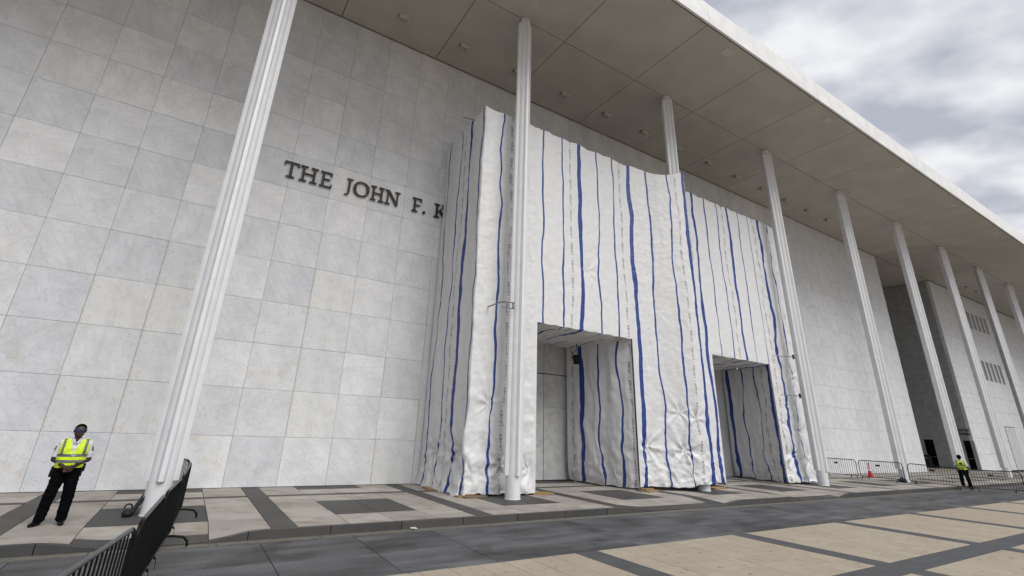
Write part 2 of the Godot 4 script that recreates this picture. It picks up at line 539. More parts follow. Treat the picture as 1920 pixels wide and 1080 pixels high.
# a paving piece whose top follows the pavement's height, with chamfered upper edges
func walk_piece(parent: Node, called: String, mat: Material, x0: float, x1: float, z0: float, z1: float, lift := 0.0, thick := 0.1) -> void:
	var g := 0.007
	x0 += g
	x1 -= g
	z0 += g
	z1 -= g
	var sloped := z1 > -12.95 and (drop_at(x0) > 0.0 or drop_at(x1) > 0.0 or drop_at((x0 + x1) / 2) > 0.0)
	var at := Vector3((x0 + x1) / 2, WALK + lift, (z0 + z1) / 2)
	if not sloped:
		var key := "tile %.2f %.2f %.2f" % [x1 - x0, z1 - z0, thick]
		if not taken.has(key):
			taken[key] = bevel_box(Vector3(x1 - x0, thick, z1 - z0), 0.004, Vector3(0, -thick / 2, 0))
		part(called, taken[key], mat, parent, at)
		return
	var st := begin()
	var nx := clampi(int((x1 - x0) / 0.3), 2, 8)
	var nz := 3
	for i in nx:
		for j in nz:
			var p := []
			for c in [[0, 0], [1, 0], [1, 1], [0, 1]]:
				var x := lerpf(x0, x1, float(i + c[0]) / nx)
				var z := lerpf(z0, z1, float(j + c[1]) / nz)
				p.append(Vector3(x, walk_y(x, z) + lift, z) - at)
			var n: Vector3 = (p[2] - p[0]).cross(p[1] - p[0]).normalized()
			n = n if n.y > 0 else -n
			quad(st, p[0], p[1], p[2], p[3], n)
			for e in [[0, 1, Vector3.FORWARD, j == 0], [2, 3, Vector3.BACK, j == nz - 1], [1, 2, Vector3.RIGHT, i == nx - 1], [3, 0, Vector3.LEFT, i == 0]]:
				if e[3]:
					var dn := Vector3(0, -thick, 0)
					quad(st, p[e[0]], p[e[1]], p[e[1]] + dn, p[e[0]] + dn, e[2])
	part(called, st.commit(), mat, parent, at)

func build_ground() -> void:
	var ground := part("ground", box_mesh(Vector3(-400, -1.2, -400), Vector3(700, -0.30, 400)), M.ground, self)
	ground.set_meta("kind", "structure")
	# --- road of dark slabs between the kerb and the plaza
	var road := structure("road")
	part("road_bed", box_mesh(Vector3(-60, -0.28, -11.10), Vector3(160, -0.02, PLAZA_Z)), M.joint_dark, road)
	var w := 1.745
	for i in range(-4, 30):
		for j in 2:
			var x0 := -0.1 + i * w
			var z0: float = [-11.11, -9.58][j]
			var z1: float = [-9.58, PLAZA_Z][j]
			var key := "slab%d" % j
			if not taken.has(key):
				taken[key] = bevel_box(Vector3(w - 0.012, 0.08, z1 - z0 - 0.010), 0.005, Vector3(0, -0.04, 0))
			part("road_slab", taken[key], M["road_%d" % rng.randi_range(0, 2)], road, Vector3(x0 + w / 2, rng.randf_range(-0.002, 0.002), (z0 + z1) / 2))
	var far := part("road_slabs_beyond", box_mesh(Vector3(-0.1 + 30 * w, -0.02, -11.11), Vector3(160, -0.001, PLAZA_Z - 0.01)), M.road_0, road)
	far.set_meta("kind", "stuff")
	var left := part("road_slabs_before", box_mesh(Vector3(-60, -0.02, -11.11), Vector3(-0.1 - 4 * w - 0.01, -0.001, PLAZA_Z - 0.01)), M.road_1, road)
	left.set_meta("kind", "stuff")
	# --- plaza of beige panels framed by grey bands
	var plaza := structure("plaza")
	part("plaza_bed", box_mesh(Vector3(-60, -0.28, PLAZA_Z), Vector3(160, -0.03, 60)), M.joint_dark, plaza)
	var period := 4.87
	var bw := 0.56
	var rows := [[PLAZA_Z, -5.17], [-4.62, -1.61], [-1.06, 1.95]]
	for k in range(-8, 24):
		var bx := 6.84 + k * period
		part("band", bevel_box(Vector3(bw - 0.01, 0.06, 3.0 - 0.01), 0.003, Vector3(0, -0.03, 0)) if not taken.has("band") else taken["band"], M.plaza_band, plaza, Vector3(bx + bw / 2, 0, (rows[0][0] + rows[0][1]) / 2))
		for r in 3:
			if k > 7 and r == 2:
				continue
			var px0 := bx + bw
			var px1 := bx + period
			var single: bool = (r == 0 and k >= -1 and k <= 2) or (r == 1 and k >= 1 and k <= 2)
			if single:
				for i in 8:
					for j in 6:
						var tw := (px1 - px0) / 8.0
						var td: float = (rows[r][1] - rows[r][0]) / 6.0
						if not taken.has("beige"):
							taken["beige"] = bevel_box(Vector3(tw - 0.009, 0.06, td - 0.009), 0.003, Vector3(0, -0.03, 0))
						part("paver", taken["beige"], M["beige_%d" % rng.randi_range(0, 2)], plaza, Vector3(px0 + (i + 0.5) * tw, rng.randf_range(-0.0015, 0.0015), rows[r][0] + (j + 0.5) * td))
			else:
				if not taken.has("panel"):
					taken["panel"] = bevel_box(Vector3(px1 - px0 - 0.006, 0.06, rows[r][1] - rows[r][0] - 0.006), 0.003, Vector3(0, -0.03, 0))
				part("paved_panel", taken["panel"], M["beige_%d" % rng.randi_range(0, 2)], plaza, Vector3((px0 + px1) / 2, 0, (rows[r][0] + rows[r][1]) / 2))
			if r > 0:
				part("band", box_mesh(Vector3(0, -0.05, rows[r][0]), Vector3(bw - 0.01, 0, rows[r][1])), M.plaza_band, plaza, Vector3(bx, 0, 0))
	for r in 2:
		part("cross_band", box_mesh(Vector3(-40, -0.05, rows[r][1] + 0.004), Vector3(125, 0, rows[r][1] + 0.546)), M.plaza_band, plaza)
	part("plaza_beyond", box_mesh(Vector3(-60, -0.05, 1.98), Vector3(160, -0.002, 60)), M.beige_1, plaza)
	# --- pavement under the portico
	var walk := structure("pavement")
	part("pavement_bed", box_mesh(Vector3(-40, -0.28, -40), Vector3(160, WALK - 0.16, -11.45)), M.joint_dark, walk)
	var bandw := 0.5
	for k in range(-3, 16):
		var cx := 4.44 + (k - 1) * HALF
		var b0 := cx - HALF / 2 - bandw / 2
		var b1 := b0 + bandw
		var c1 := b0 + HALF
		if k > 7 or k < -1:  # far away: whole cells
			walk_piece(walk, "paved_cell", M["light_tile_%d" % posmod(k, 4)], b1, c1, -16.15, -11.55)
			walk_piece(walk, "paved_cell", M["light_tile_%d" % posmod(k, 4)], b1, c1, WALL_Z - (10.0 if cx > 52 and cx < 68 else 0.0), -16.5)
			walk_piece(walk, "dark_square", M.granite_0, cx - 1.02, cx + 1.02, -15.0, -12.75, 0.004)
			walk_piece(walk, "dark_band", M.granite_1, b0, b1, WALL_Z, -11.55)
			walk_piece(walk, "dark_band", M.granite_1, b1, c1, -16.5, -16.15)
			continue
		var zz := [-11.55, -12.15, -12.75, -13.5, -14.25, -15.0, -15.57, -16.15]
		for zi in 7:
			var z1: float = zz[zi]
			var z0: float = zz[zi + 1]
			# the band beside the cell
			if zi % 2 == 0:
				walk_piece(walk, "dark_paver", M["granite_%d" % rng.randi_range(0, 2)], b0, b1, zz[mini(zi + 2, 7)], z1)
			var xs := [b1, cx - 1.02, cx, cx + 1.02, c1]
			for xi in 4:
				if zi >= 2 and zi <= 4 and (xi == 1 or xi == 2):
					continue
				if zi == 0 and drop_at((xs[xi] + xs[xi + 1]) / 2) > 0.35:
					walk_piece(walk, "dark_paver", M["granite_%d" % rng.randi_range(0, 2)], xs[xi], xs[xi + 1], -11.92, z1)
					z0 = -12.15
					walk_piece(walk, "paver", M["light_tile_%d" % rng.randi_range(0, 3)], xs[xi], xs[xi + 1], z0, -11.92)
					continue
				walk_piece(walk, "paver", M["light_tile_%d" % rng.randi_range(0, 3)], xs[xi], xs[xi + 1], z0, z1, rng.randf_range(-0.0015, 0.0015))
		for xi in 2:
			for zi in 2:
				walk_piece(walk, "dark_paver", M["granite_%d" % rng.randi_range(0, 2)], cx - 1.02 + xi * 1.02, cx + xi * 1.02, -15.0 + zi * 1.125, -15.0 + (zi + 1) * 1.125)
		# row by the wall: cross band, then the next cells cut off by the wall
		for xi in 2:
			walk_piece(walk, "dark_paver", M["granite_%d" % rng.randi_range(0, 2)], b1 + xi * (HALF - bandw) / 2, b1 + (xi + 1) * (HALF - bandw) / 2, -16.5, -16.15)
		walk_piece(walk, "dark_paver", M["granite_%d" % rng.randi_range(0, 2)], b0, b1, -18.40, -16.15)
		for xi in 4:
			var xs2 := [b1, cx - 1.02, cx, cx + 1.02, c1]
			walk_piece(walk, "paver", M["light_tile_%d" % rng.randi_range(0, 3)], xs2[xi], xs2[xi + 1], -17.55, -16.5)
			walk_piece(walk, "paver" if xi in [0, 3] else "dark_paver", M["light_tile_%d" % rng.randi_range(0, 3)] if xi in [0, 3] else M["granite_%d" % rng.randi_range(0, 2)], xs2[xi], xs2[xi + 1], -18.40, -17.55)
	# --- kerb stones, gutter and slot drain
	var kerb := structure("kerb")
	for k in range(-8, 40):
		var x0 := -0.1 + k * 1.55
		walk_piece(kerb, "kerb_stone", M["granite_%d" % rng.randi_range(0, 2)], x0, x0 + 1.55, -11.55, KERB_Z, 0.0, 0.3)
	part("kerb_run", box_mesh(Vector3(62, -0.1, -11.55), Vector3(160, WALK, KERB_Z)), M.granite_0, kerb)
	var gutter := structure("gutter")
	for k in range(-5, 34):
		part("gutter_stone", bevel_box(Vector3(1.84, 0.1, 0.185), 0.006, Vector3(0, -0.05, 0)) if not taken.has("gs") else taken["gs"], M.gutter, gutter, Vector3(k * 1.85, 0.004, KERB_Z + 0.097))
	part("gutter_run", box_mesh(Vector3(62, -0.1, KERB_Z), Vector3(160, 0.004, KERB_Z + 0.185)), M.gutter, gutter)
	part("drain_slot", box_mesh(Vector3(-30, -0.2, KERB_Z + 0.195), Vector3(160, -0.05, KERB_Z + 0.265)), M.slot, gutter)
	part("gutter_edge", box_mesh(Vector3(-30, -0.1, KERB_Z + 0.267), Vector3(160, 0.002, KERB_Z + 0.288)), M.gutter, gutter)

# ------------------------------------------------------------------ the hall
func column_profile() -> Array:
	# one quarter from the +x fin to the +z fin, then turned round
	var q := [Vector2(0.335, 0.0), Vector2(0.335, 0.040), Vector2(0.331, 0.045), Vector2(0.225, 0.092)]
	for i in range(1, 7):
		q.append(Vector2(0.243, 0.0).rotated(deg_to_rad(lerpf(22.24, 67.76, i / 7.0))))
	q += [Vector2(0.092, 0.225), Vector2(0.045, 0.331), Vector2(0.040, 0.335)]
	var out := []
	for k in 4:
		for p in q:
			out.append(p.rotated(k * PI / 2))
	return out

func column_shaft(y0: float, y1: float) -> ArrayMesh:
	var st := begin()
	var pr := column_profile()
	var n := pr.size()
	var steps := 4
	for s in steps:
		var ya := lerpf(y0, y1, float(s) / steps)
		var yb := lerpf(y0, y1, float(s + 1) / steps)
		for i in n:
			var a: Vector2 = pr[i]
			var b: Vector2 = pr[(i + 1) % n]
			var e := (b - a).normalized()
			var ep: Vector2 = (a - pr[(i + n - 1) % n]).normalized()
			var en: Vector2 = (pr[(i + 2) % n] - b).normalized()
			var ea := (e + ep).normalized() if e.dot(ep) > 0.85 else e
			var eb := (e + en).normalized() if e.dot(en) > 0.85 else e
			var na := Vector3(ea.y, 0, -ea.x)
			var nb := Vector3(eb.y, 0, -eb.x)
			for v in [[a, ya, na], [b, ya, nb], [b, yb, nb], [a, ya, na], [b, yb, nb], [a, yb, na]]:
				st.set_normal(v[2])
				st.set_uv(Vector2.ZERO)
				st.add_vertex(Vector3(v[0].x, v[1], v[0].y))
	for i in n:
		var a: Vector2 = pr[i]
		var b: Vector2 = pr[(i + 1) % n]
		tri(st, Vector3(0, y0, 0), Vector3(a.x, y0, a.y), Vector3(b.x, y0, b.y), Vector3.DOWN)
		tri(st, Vector3(0, y1, 0), Vector3(a.x, y1, a.y), Vector3(b.x, y1, b.y), Vector3.UP)
	return st.commit()

func build_hall() -> void:
	var hall := thing("performing_arts_hall", "long white marble hall with a flat overhanging roof on slender white columns", "building", Vector3(0, WALK, 0))
	var L := -WALK  # children keep world heights
	# --- marble wall
	var wall := part("marble_wall", box_mesh(Vector3(-22, -0.2, -34), Vector3(WALL_END - 0.03, SOFFIT_Y + 0.3, WALL_Z - 0.045)), M.joint, hall, Vector3(0, L, 0))
	var sw := BAY / 6.0
	var rows := [[WALK + 0.012, 1.67]]
	for r in 12:
		rows.append([1.67 + 1.487 * r, 1.67 + 1.487 * (r + 1)])
	var variants := []
	for v in 8:
		variants.append(bevel_box(Vector3(sw - 0.007, 1.487 - 0.007, 0.04), 0.003, Vector3(0, 0, -0.02), Vector2(v * 0.37, v * 0.53), [0.5, -0.45, 0.9, 0.6, -0.7, 1.3, 1.1, -1.0][v], 0.36))
	var mark := ["marble_0_0", "marble_1_0", "marble_3_0", "marble_4_0", "marble_5_0", "marble_1_0", "marble_3_0", "marble_2_0"]
	var seep_mesh := bevel_box(Vector3(sw - 0.007, 1.487 - 0.007, 0.04), 0.003, Vector3(0, 0, -0.02), Vector2(0.5, 0.5), 0.0, 1.0 / sw)
	var count := 0
	var rest := begin()
	var rests := [begin(), begin(), begin()]
	for c in range(-8, 34):
		var x0 := 1.32 + c * sw
		var x1 := x0 + sw
		if x0 > WALL_END - 0.3:
			break
		x1 = minf(x1, WALL_END - 0.002)
		for r in 13:
			var y0: float = rows[r][0]
			var y1: float = rows[r][1]
			if x0 > 8.7 and x1 < 27.2 and y1 < 14.0:
				if y1 < 6.7 and x0 > 10 and x1 < 17:
					continue
				add_box(rest, Vector3(x0 + 0.005, y0 + 0.005, WALL_Z - 0.04), Vector3(x1 - 0.005, y1 - 0.005, WALL_Z))
				continue
			var z := WALL_Z + rng.randf_range(-0.004, 0.004)
			var tone: String = mark[rng.randi_range(0, 7)]
			if c < -2 and rng.randf() < 0.55:  # left end of the wall: dimmer, bluish light put into the slab tones
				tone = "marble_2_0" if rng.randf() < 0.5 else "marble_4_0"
			if (r < 2 and rng.randf() < 0.35) or rng.randf() < 0.04 or (c == -4 and r == 2):
				tone = tone.substr(0, 9) + "1"
			var seeping := c in [-3, -2, 1, 3, 4] and r < 5 and rng.randf() < 0.6
			var far := x0 > 40.0
			if far and count >= 300:
				add_bevel_box(rests[rng.randi_range(0, 2)], Vector3(x1 - x0 - 0.007, y1 - y0 - 0.007, 0.04), 0.004, Vector3((x0 + x1) / 2, (y0 + y1) / 2, z - 0.02), Vector2(rng.randf(), rng.randf()))
				continue
			var odd := absf(x1 - x0 - sw) > 0.01 or absf(y1 - y0 - 1.487) > 0.01
			var mesh: Mesh = variants[rng.randi_range(0, 7)]
			if odd:
				mesh = bevel_box(Vector3(x1 - x0 - 0.007, y1 - y0 - 0.007, 0.04), 0.004, Vector3(0, 0, -0.02), Vector2(c * 0.31, r * 0.47), 0.0, 0.42)
			if seeping:
				mesh = seep_mesh if not odd else bevel_box(Vector3(x1 - x0 - 0.007, y1 - y0 - 0.007, 0.04), 0.003, Vector3(0, 0, -0.02), Vector2(0.5, 0.5), 0.0, 1.0 / sw)
				tone = "seep_%d" % rng.randi_range(0, 2)
			if count < 300:
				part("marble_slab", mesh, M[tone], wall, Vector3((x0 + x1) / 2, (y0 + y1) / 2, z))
				count += 1
			else:
				add_bevel_box(rests[rng.randi_range(0, 2)], Vector3(x1 - x0 - 0.007, y1 - y0 - 0.007, 0.04), 0.004, Vector3((x0 + x1) / 2, (y0 + y1) / 2, z - 0.02), Vector2(rng.randf(), rng.randf()), 0.0, 0.42)
	var far_slabs := part("marble_slabs_beyond", rest.commit(), M.marble_1_0, wall)
	far_slabs.set_meta("kind", "stuff")
	for i in 3:
		var fs := part("marble_slabs_beyond", rests[i].commit(), M[["marble_1_0", "marble_4_0", "marble_3_0"][i]], wall)
		fs.set_meta("kind", "stuff")
	# panelled service door seen through the first opening
	var door := part("panel_door", box_mesh(Vector3(10.6, WALK, WALL_Z - 0.044), Vector3(16.9, 6.7, WALL_Z - 0.02)), M.joint_dark, hall, Vector3(0, L, 0))
	for d in [[10.65, 11.93, 0.2, 4.68], [11.95, 13.58, 0.2, 4.68], [13.61, 15.24, 0.2, 3.22], [13.61, 15.24, 3.23, 4.68], [10.65, 13.58, 4.72, 6.68], [13.61, 15.24, 4.72, 6.68], [15.27, 16.86, 0.2, 6.68]]:
		part("panel", bevel_box(Vector3(d[1] - d[0], d[3] - d[2], 0.05), 0.006, Vector3((d[0] + d[1]) / 2, (d[2] + d[3]) / 2, 0)), M.door_paint, door, Vector3(0, 0, WALL_Z - 0.005))
	# --- block beyond the recess
	var block := part("end_block", box_mesh(Vector3(BLOCK_X + 0.252, -0.2, -34), Vector3(150, SOFFIT_Y + 0.3, WALL_Z - 0.26)), M.joint, hall, Vector3(0, L, 0))
	var face := begin()
	for c in range(0, 54):
		var x0 := BLOCK_X + c * sw
		for r in 13:
			var y0: float = rows[r][0]
			var y1: float = rows[r][1]
			if (x0 + sw > 75.8 and x0 < 82.6) and (r == 6 or r == 7 or r == 10 or r == 11):
				continue
			add_bevel_box(face, Vector3(sw - 0.012, y1 - y0 - 0.012, 0.28), 0.004, Vector3(x0 + sw / 2, (y0 + y1) / 2, WALL_Z - 0.14 + rng.randf_range(-0.004, 0.004)), Vector2(rng.randf(), rng.randf()), 0.0, 0.42)
	# plain stone left between the slots
	for band in [[9.106, 9.5, 11.72, 12.08], [15.054, 15.5, 17.52, 18.028]]:
		var xa := BLOCK_X + 6 * sw
		var xb := BLOCK_X + 11 * sw
		add_box(face, Vector3(xa, band[0], WALL_Z - 0.28), Vector3(xb, band[1], WALL_Z - 0.003))
		add_box(face, Vector3(xa, band[2], WALL_Z - 0.28), Vector3(xb, band[3], WALL_Z - 0.003))
		var edges := [xa]
		for s in 5:
			edges.append(75.85 + s * 1.42)
			edges.append(75.85 + s * 1.42 + 0.95)
		edges.append(xb)
		for s in 6:
			if edges[s * 2 + 1] > edges[s * 2] + 0.02:
				add_box(face, Vector3(edges[s * 2], band[1], WALL_Z - 0.28), Vector3(edges[s * 2 + 1], band[2], WALL_Z - 0.003))
		for s in 5:
			var wx: float = 75.85 + s * 1.42
			var win := part("slot_window", box_mesh(Vector3(wx, band[1], WALL_Z - 0.255), Vector3(wx + 0.95, band[2], WALL_Z - 0.235)), M.black_glass, hall, Vector3(0, L, 0))
			part("mullion", box_mesh(Vector3(wx + 0.40, band[1], WALL_Z - 0.23), Vector3(wx + 0.55, band[2], WALL_Z - 0.05)), M.fixture, win)
	var face_part := part("marble_slabs", face.commit(), M.marble_4_0, block)
	face_part.set_meta("kind", "stuff")
	# outlined service door in the block's front
	var sd := part("service_door", box_mesh(Vector3(77.1, WALK, WALL_Z + 0.006), Vector3(80.4, 4.62, WALL_Z + 0.012)), M.joint_dark, hall, Vector3(0, L, 0))
	for s in 2:
		part("door_leaf", bevel_box(Vector3(1.60, 4.36, 0.05), 0.005, Vector3(77.93 + s * 1.645, 2.37, 0)), M.door_paint, sd, Vector3(0, 0, WALL_Z + 0.02))
	# the block's flank in the recess, in courses of stone, with two glazed doors
	var flank := begin()
	for r in 13:
		var y0: float = rows[r][0]
		var y1: float = rows[r][1]
		var zs := WALL_Z
		for c in 8:
			var z0 := zs - 1.5
			if r < 2:
				# leave the two doorways open
				for seg in [[-18.36, -18.62], [-19.2, -21.58], [-22.4, -34.0]]:
					if c == 0:
						add_box(flank, Vector3(BLOCK_X, y0, seg[1]), Vector3(BLOCK_X + 0.25, y1 if r == 0 else minf(y1, 2.9), seg[0]))
				if c == 0 and r == 1:
					add_box(flank, Vector3(BLOCK_X, 2.905, -34), Vector3(BLOCK_X + 0.25, y1 - 0.006, WALL_Z - 0.29))
				continue
			add_bevel_box(flank, Vector3(0.25, y1 - y0 - 0.012, 1.488), 0.004, Vector3(BLOCK_X + 0.125, (y0 + y1) / 2, zs - 0.75 - 0.285), Vector2(rng.randf(), rng.randf()))
			zs = z0
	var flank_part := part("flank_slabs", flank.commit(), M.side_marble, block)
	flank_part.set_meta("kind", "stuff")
	for dz in [[-19.2, -18.62], [-22.4, -21.58]]:
		var dd := part("glass_door", box_mesh(Vector3(BLOCK_X + 0.16, WALK, dz[0]), Vector3(BLOCK_X + 0.19, 2.9, dz[1])), M.black_glass, hall, Vector3(0, L, 0))
		part("door_frame", tube_mesh([Vector3(BLOCK_X + 0.12, WALK, dz[0] + 0.04), Vector3(BLOCK_X + 0.12, 2.86, dz[0] + 0.04), Vector3(BLOCK_X + 0.12, 2.86, dz[1] - 0.04), Vector3(BLOCK_X + 0.12, WALK, dz[1] - 0.04)], 0.035, 6), M.dark_metal, dd)
		part("push_bar", box_mesh(Vector3(BLOCK_X + 0.08, 1.2, dz[0] + 0.1), Vector3(BLOCK_X + 0.12, 1.26, dz[1] - 0.1)), M.galvanised, dd)
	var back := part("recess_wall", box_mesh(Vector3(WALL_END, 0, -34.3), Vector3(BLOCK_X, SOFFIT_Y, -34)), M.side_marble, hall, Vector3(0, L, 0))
	part("recess_glazing", box_mesh(Vector3(WALL_END + 1, WALK, -33.98), Vector3(BLOCK_X - 1, 9, -33.9)), M.black_glass, back)
	# return of the marble wall into the recess
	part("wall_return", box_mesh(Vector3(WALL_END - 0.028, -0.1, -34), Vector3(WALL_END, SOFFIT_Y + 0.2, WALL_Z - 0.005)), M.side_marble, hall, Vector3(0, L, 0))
	# --- roof: soffit panels, fascia, slab
	var roof := part("roof", box_mesh(Vector3(-30, SOFFIT_Y + 0.10, -34.5), Vector3(150, 20.60, EDGE_Z - 0.06)), M.joint_dark, hall, Vector3(0, L, 0))
	var pm_out := bevel_box(Vector3(HALF - 0.03, 0.08, -EDGE_Z - 0.05 + COL_Z * -1.0 - 2.0 * -EDGE_Z + 0.0) if false else Vector3(HALF - 0.03, 0.08, (EDGE_Z - 0.06) - COL_Z - 0.03), 0.006, Vector3(0, 0.04, 0))
	var pm_in := bevel_box(Vector3(HALF - 0.03, 0.08, COL_Z - WALL_Z - 0.06), 0.006, Vector3(0, 0.04, 0))
	for k in range(-5, 30):
		var cx := 6.69 - HALF / 2 + k * HALF
		part("soffit_panel", pm_out, M.soffit, roof, Vector3(cx, SOFFIT_Y, (EDGE_Z - 0.06 + COL_Z) / 2))
		part("soffit_panel", pm_in, M.soffit, roof, Vector3(cx, SOFFIT_Y, (WALL_Z + COL_Z) / 2 + 0.012))
		if cx > WALL_END - 3 and cx < BLOCK_X + 3:
			for j in 3:
				var xa := maxf(cx - HALF / 2 + 0.015, WALL_END + 0.02)
				var xb := minf(cx + HALF / 2 - 0.015, BLOCK_X - 0.02)
				if xb - xa > 0.3:
					part("soffit_panel", bevel_box(Vector3(xb - xa, 0.08, 4.4), 0.006, Vector3(0, 0.04, 0)), M.soffit, roof, Vector3((xa + xb) / 2, SOFFIT_Y, WALL_Z - 2.25 - j * 4.43))
	for k in range(-5, 30):
		var cx := 6.69 - HALF / 2 + k * HALF
		part("fascia_panel", bevel_box(Vector3(HALF - 0.014, 1.16, 0.10), 0.012), M.fascia, roof, Vector3(cx, SOFFIT_Y + 0.58, EDGE_Z + 0.03))
	part("roof_edge", box_mesh(Vector3(-30, 20.712, -20), Vector3(150, 20.76, EDGE_Z + 0.06)), M.fascia, roof)
	# --- columns
	var shaft := column_shaft(0.84, 19.22)
	var base := lathe([[0.0, 0.0], [0.256, 0.0], [0.256, 0.016], [0.2425, 0.020], [0.2425, 0.92]], 32)
	var cap := lathe([[0.21, 19.1], [0.21, SOFFIT_Y - 0.01 - WALK]], 24)
	var collar := lathe([[0.225, 19.34], [0.235, 19.345], [0.235, 19.385], [0.21, 19.388]], 24)
	for k in range(-1, 15):
		var x := COL_X0 + k * BAY
		var col := group_part("column", hall, Vector3(x, 0, COL_Z))
		part("shaft", shaft, M.column, col, Vector3(0, L, 0))
		part("base", base, M.column, col)
		part("neck", cap, M.column, col)
		part("collar", collar, M.fixture, col)
		if k < 9:
			for s in [[0.75, 0.35], [-0.1, 0.95]]:
				part("ceiling_anchor", lathe([[0.0, -0.05], [0.05, -0.05], [0.06, -0.01], [0.13, 0.0]], 12), M.fixture, roof, Vector3(x + s[0], SOFFIT_Y - 0.002, COL_Z + s[1]))
	# flush hatches by the outer edge
	for k in range(0, 9):
		part("hatch", bevel_box(Vector3(0.62, 0.03, 0.42), 0.008), M.fixture, roof, Vector3(COL_X0 + k * BAY - 0.2, SOFFIT_Y - 0.012, EDGE_Z - 0.55))
	# --- small downlights close to the wall
	var house := begin()
	add_bevel_box(house, Vector3(0.46, 0.14, 0.34), 0.02, Vector3(0, -0.09, 0))
	add_box(house, Vector3(-0.30, -0.022, -0.22), Vector3(0.30, -0.002, 0.22))
	var house_mesh := house.commit()
	var lens := bevel_box(Vector3(0.36, 0.05, 0.22), 0.02, Vector3(0, -0.165, 0))
	for k in range(1, 26):
		var x := 1.34 + k * 3.085
		if x > 46 and x < 67:
			continue
		var ord := ["first", "second", "third", "fourth", "fifth", "sixth", "seventh", "eighth", "ninth", "tenth"]
		var bay := floori((x - COL_X0) / BAY)
		var nth := clampi(floori((x - COL_X0 - bay * BAY) / 3.1), 0, 2)
		var lab := "unlit soffit box light before the first column" if bay < 0 else "unlit soffit box light, %s of three between the %s and %s columns" % [ord[nth], ord[mini(bay, 8)], ord[mini(bay + 1, 9)]]
		var d := thing("ceiling_light", lab, "light", Vector3(x, SOFFIT_Y, -16.76), 0.0, "box lights along the soffit")
		part("housing", house_mesh, M.fixture, d)
		part("lens", lens, M.lamp_glass, d, Vector3(0, 0, 0), Vector3(0.25, 0, 0))
		part("bracket", box_mesh(Vector3(-0.26, -0.17, -0.03), Vector3(-0.235, -0.01, 0.03)), M.fixture_dark, d)

func letter_mesh(ch: String, depth: float, bold := false) -> TextMesh:
	var t := TextMesh.new()
	var f := SystemFont.new()
	f.font_names = PackedStringArray(["Droid Serif"])
	f.font_weight = 700 if bold else 400
	t.font = f
	t.text = ch
	t.font_size = 64
	t.pixel_size = 0.01
	t.depth = depth
	t.curve_step = 1.0
	return t

func build_lettering() -> void:
	var sign_ := thing("wall_inscription", "dark bronze capital letters THE JOHN F. K fixed to the marble wall", "lettering", Vector3(1.05, 11.0, WALL_Z + 0.02))
	for l in [["T", 1.07, 1.62], ["H", 1.66, 2.33], ["E", 2.42, 2.90], ["J", 3.42, 3.72], ["O", 3.76, 4.42], ["H", 4.48, 5.06], ["N", 5.10, 5.76], ["F", 6.33, 6.76], [".", 6.84, 6.97], ["K", 7.38, 7.98]]:
		var m := letter_mesh(l[0], 0.06)
		var bb := m.get_aabb()
		var h: float = 0.12 if l[0] == "." else 0.66
		var sc := Vector3((l[2] - l[1]) / bb.size.x, h / bb.size.y, 1.0)
		var o := part("letter", m, M.bronze, sign_)
		o.scale = sc
		var low := 0.0
		if l[0] == "J":
			low = -0.10
			o.scale.y = 0.76 / bb.size.y
		o.position = Vector3(l[1] - 1.05 - bb.position.x * sc.x, low - bb.position.y * o.scale.y, 0.05)
	var s2 := thing("entrance_sign", "two short lines of dark lettering on the shaded flank above the glass door", "lettering", Vector3(BLOCK_X - 0.02, 3.4, -19.0))
	for l in [["HALL OF", 0.36], ["NATIONS", 0.0]]:
		var m := letter_mesh(l[0], 0.03, true)
		var bb := m.get_aabb()
		var o := part("text_line", m, M.dark_metal, s2)
		o.scale = Vector3(1.05 / bb.size.x, 0.24 / bb.size.y, 1.0)
		o.rotation.y = -PI / 2
		o.position = Vector3(0, l[1] - bb.position.y * o.scale.y, -(bb.position.x + bb.size.x / 2) * o.scale.x - 0.0)

# ------------------------------------------------------------------ scaffold sheeting
var n_fold: FastNoiseLite
var n_fine: FastNoiseLite
var n_crump: FastNoiseLite
var n_wander: FastNoiseLite
var pinches := []

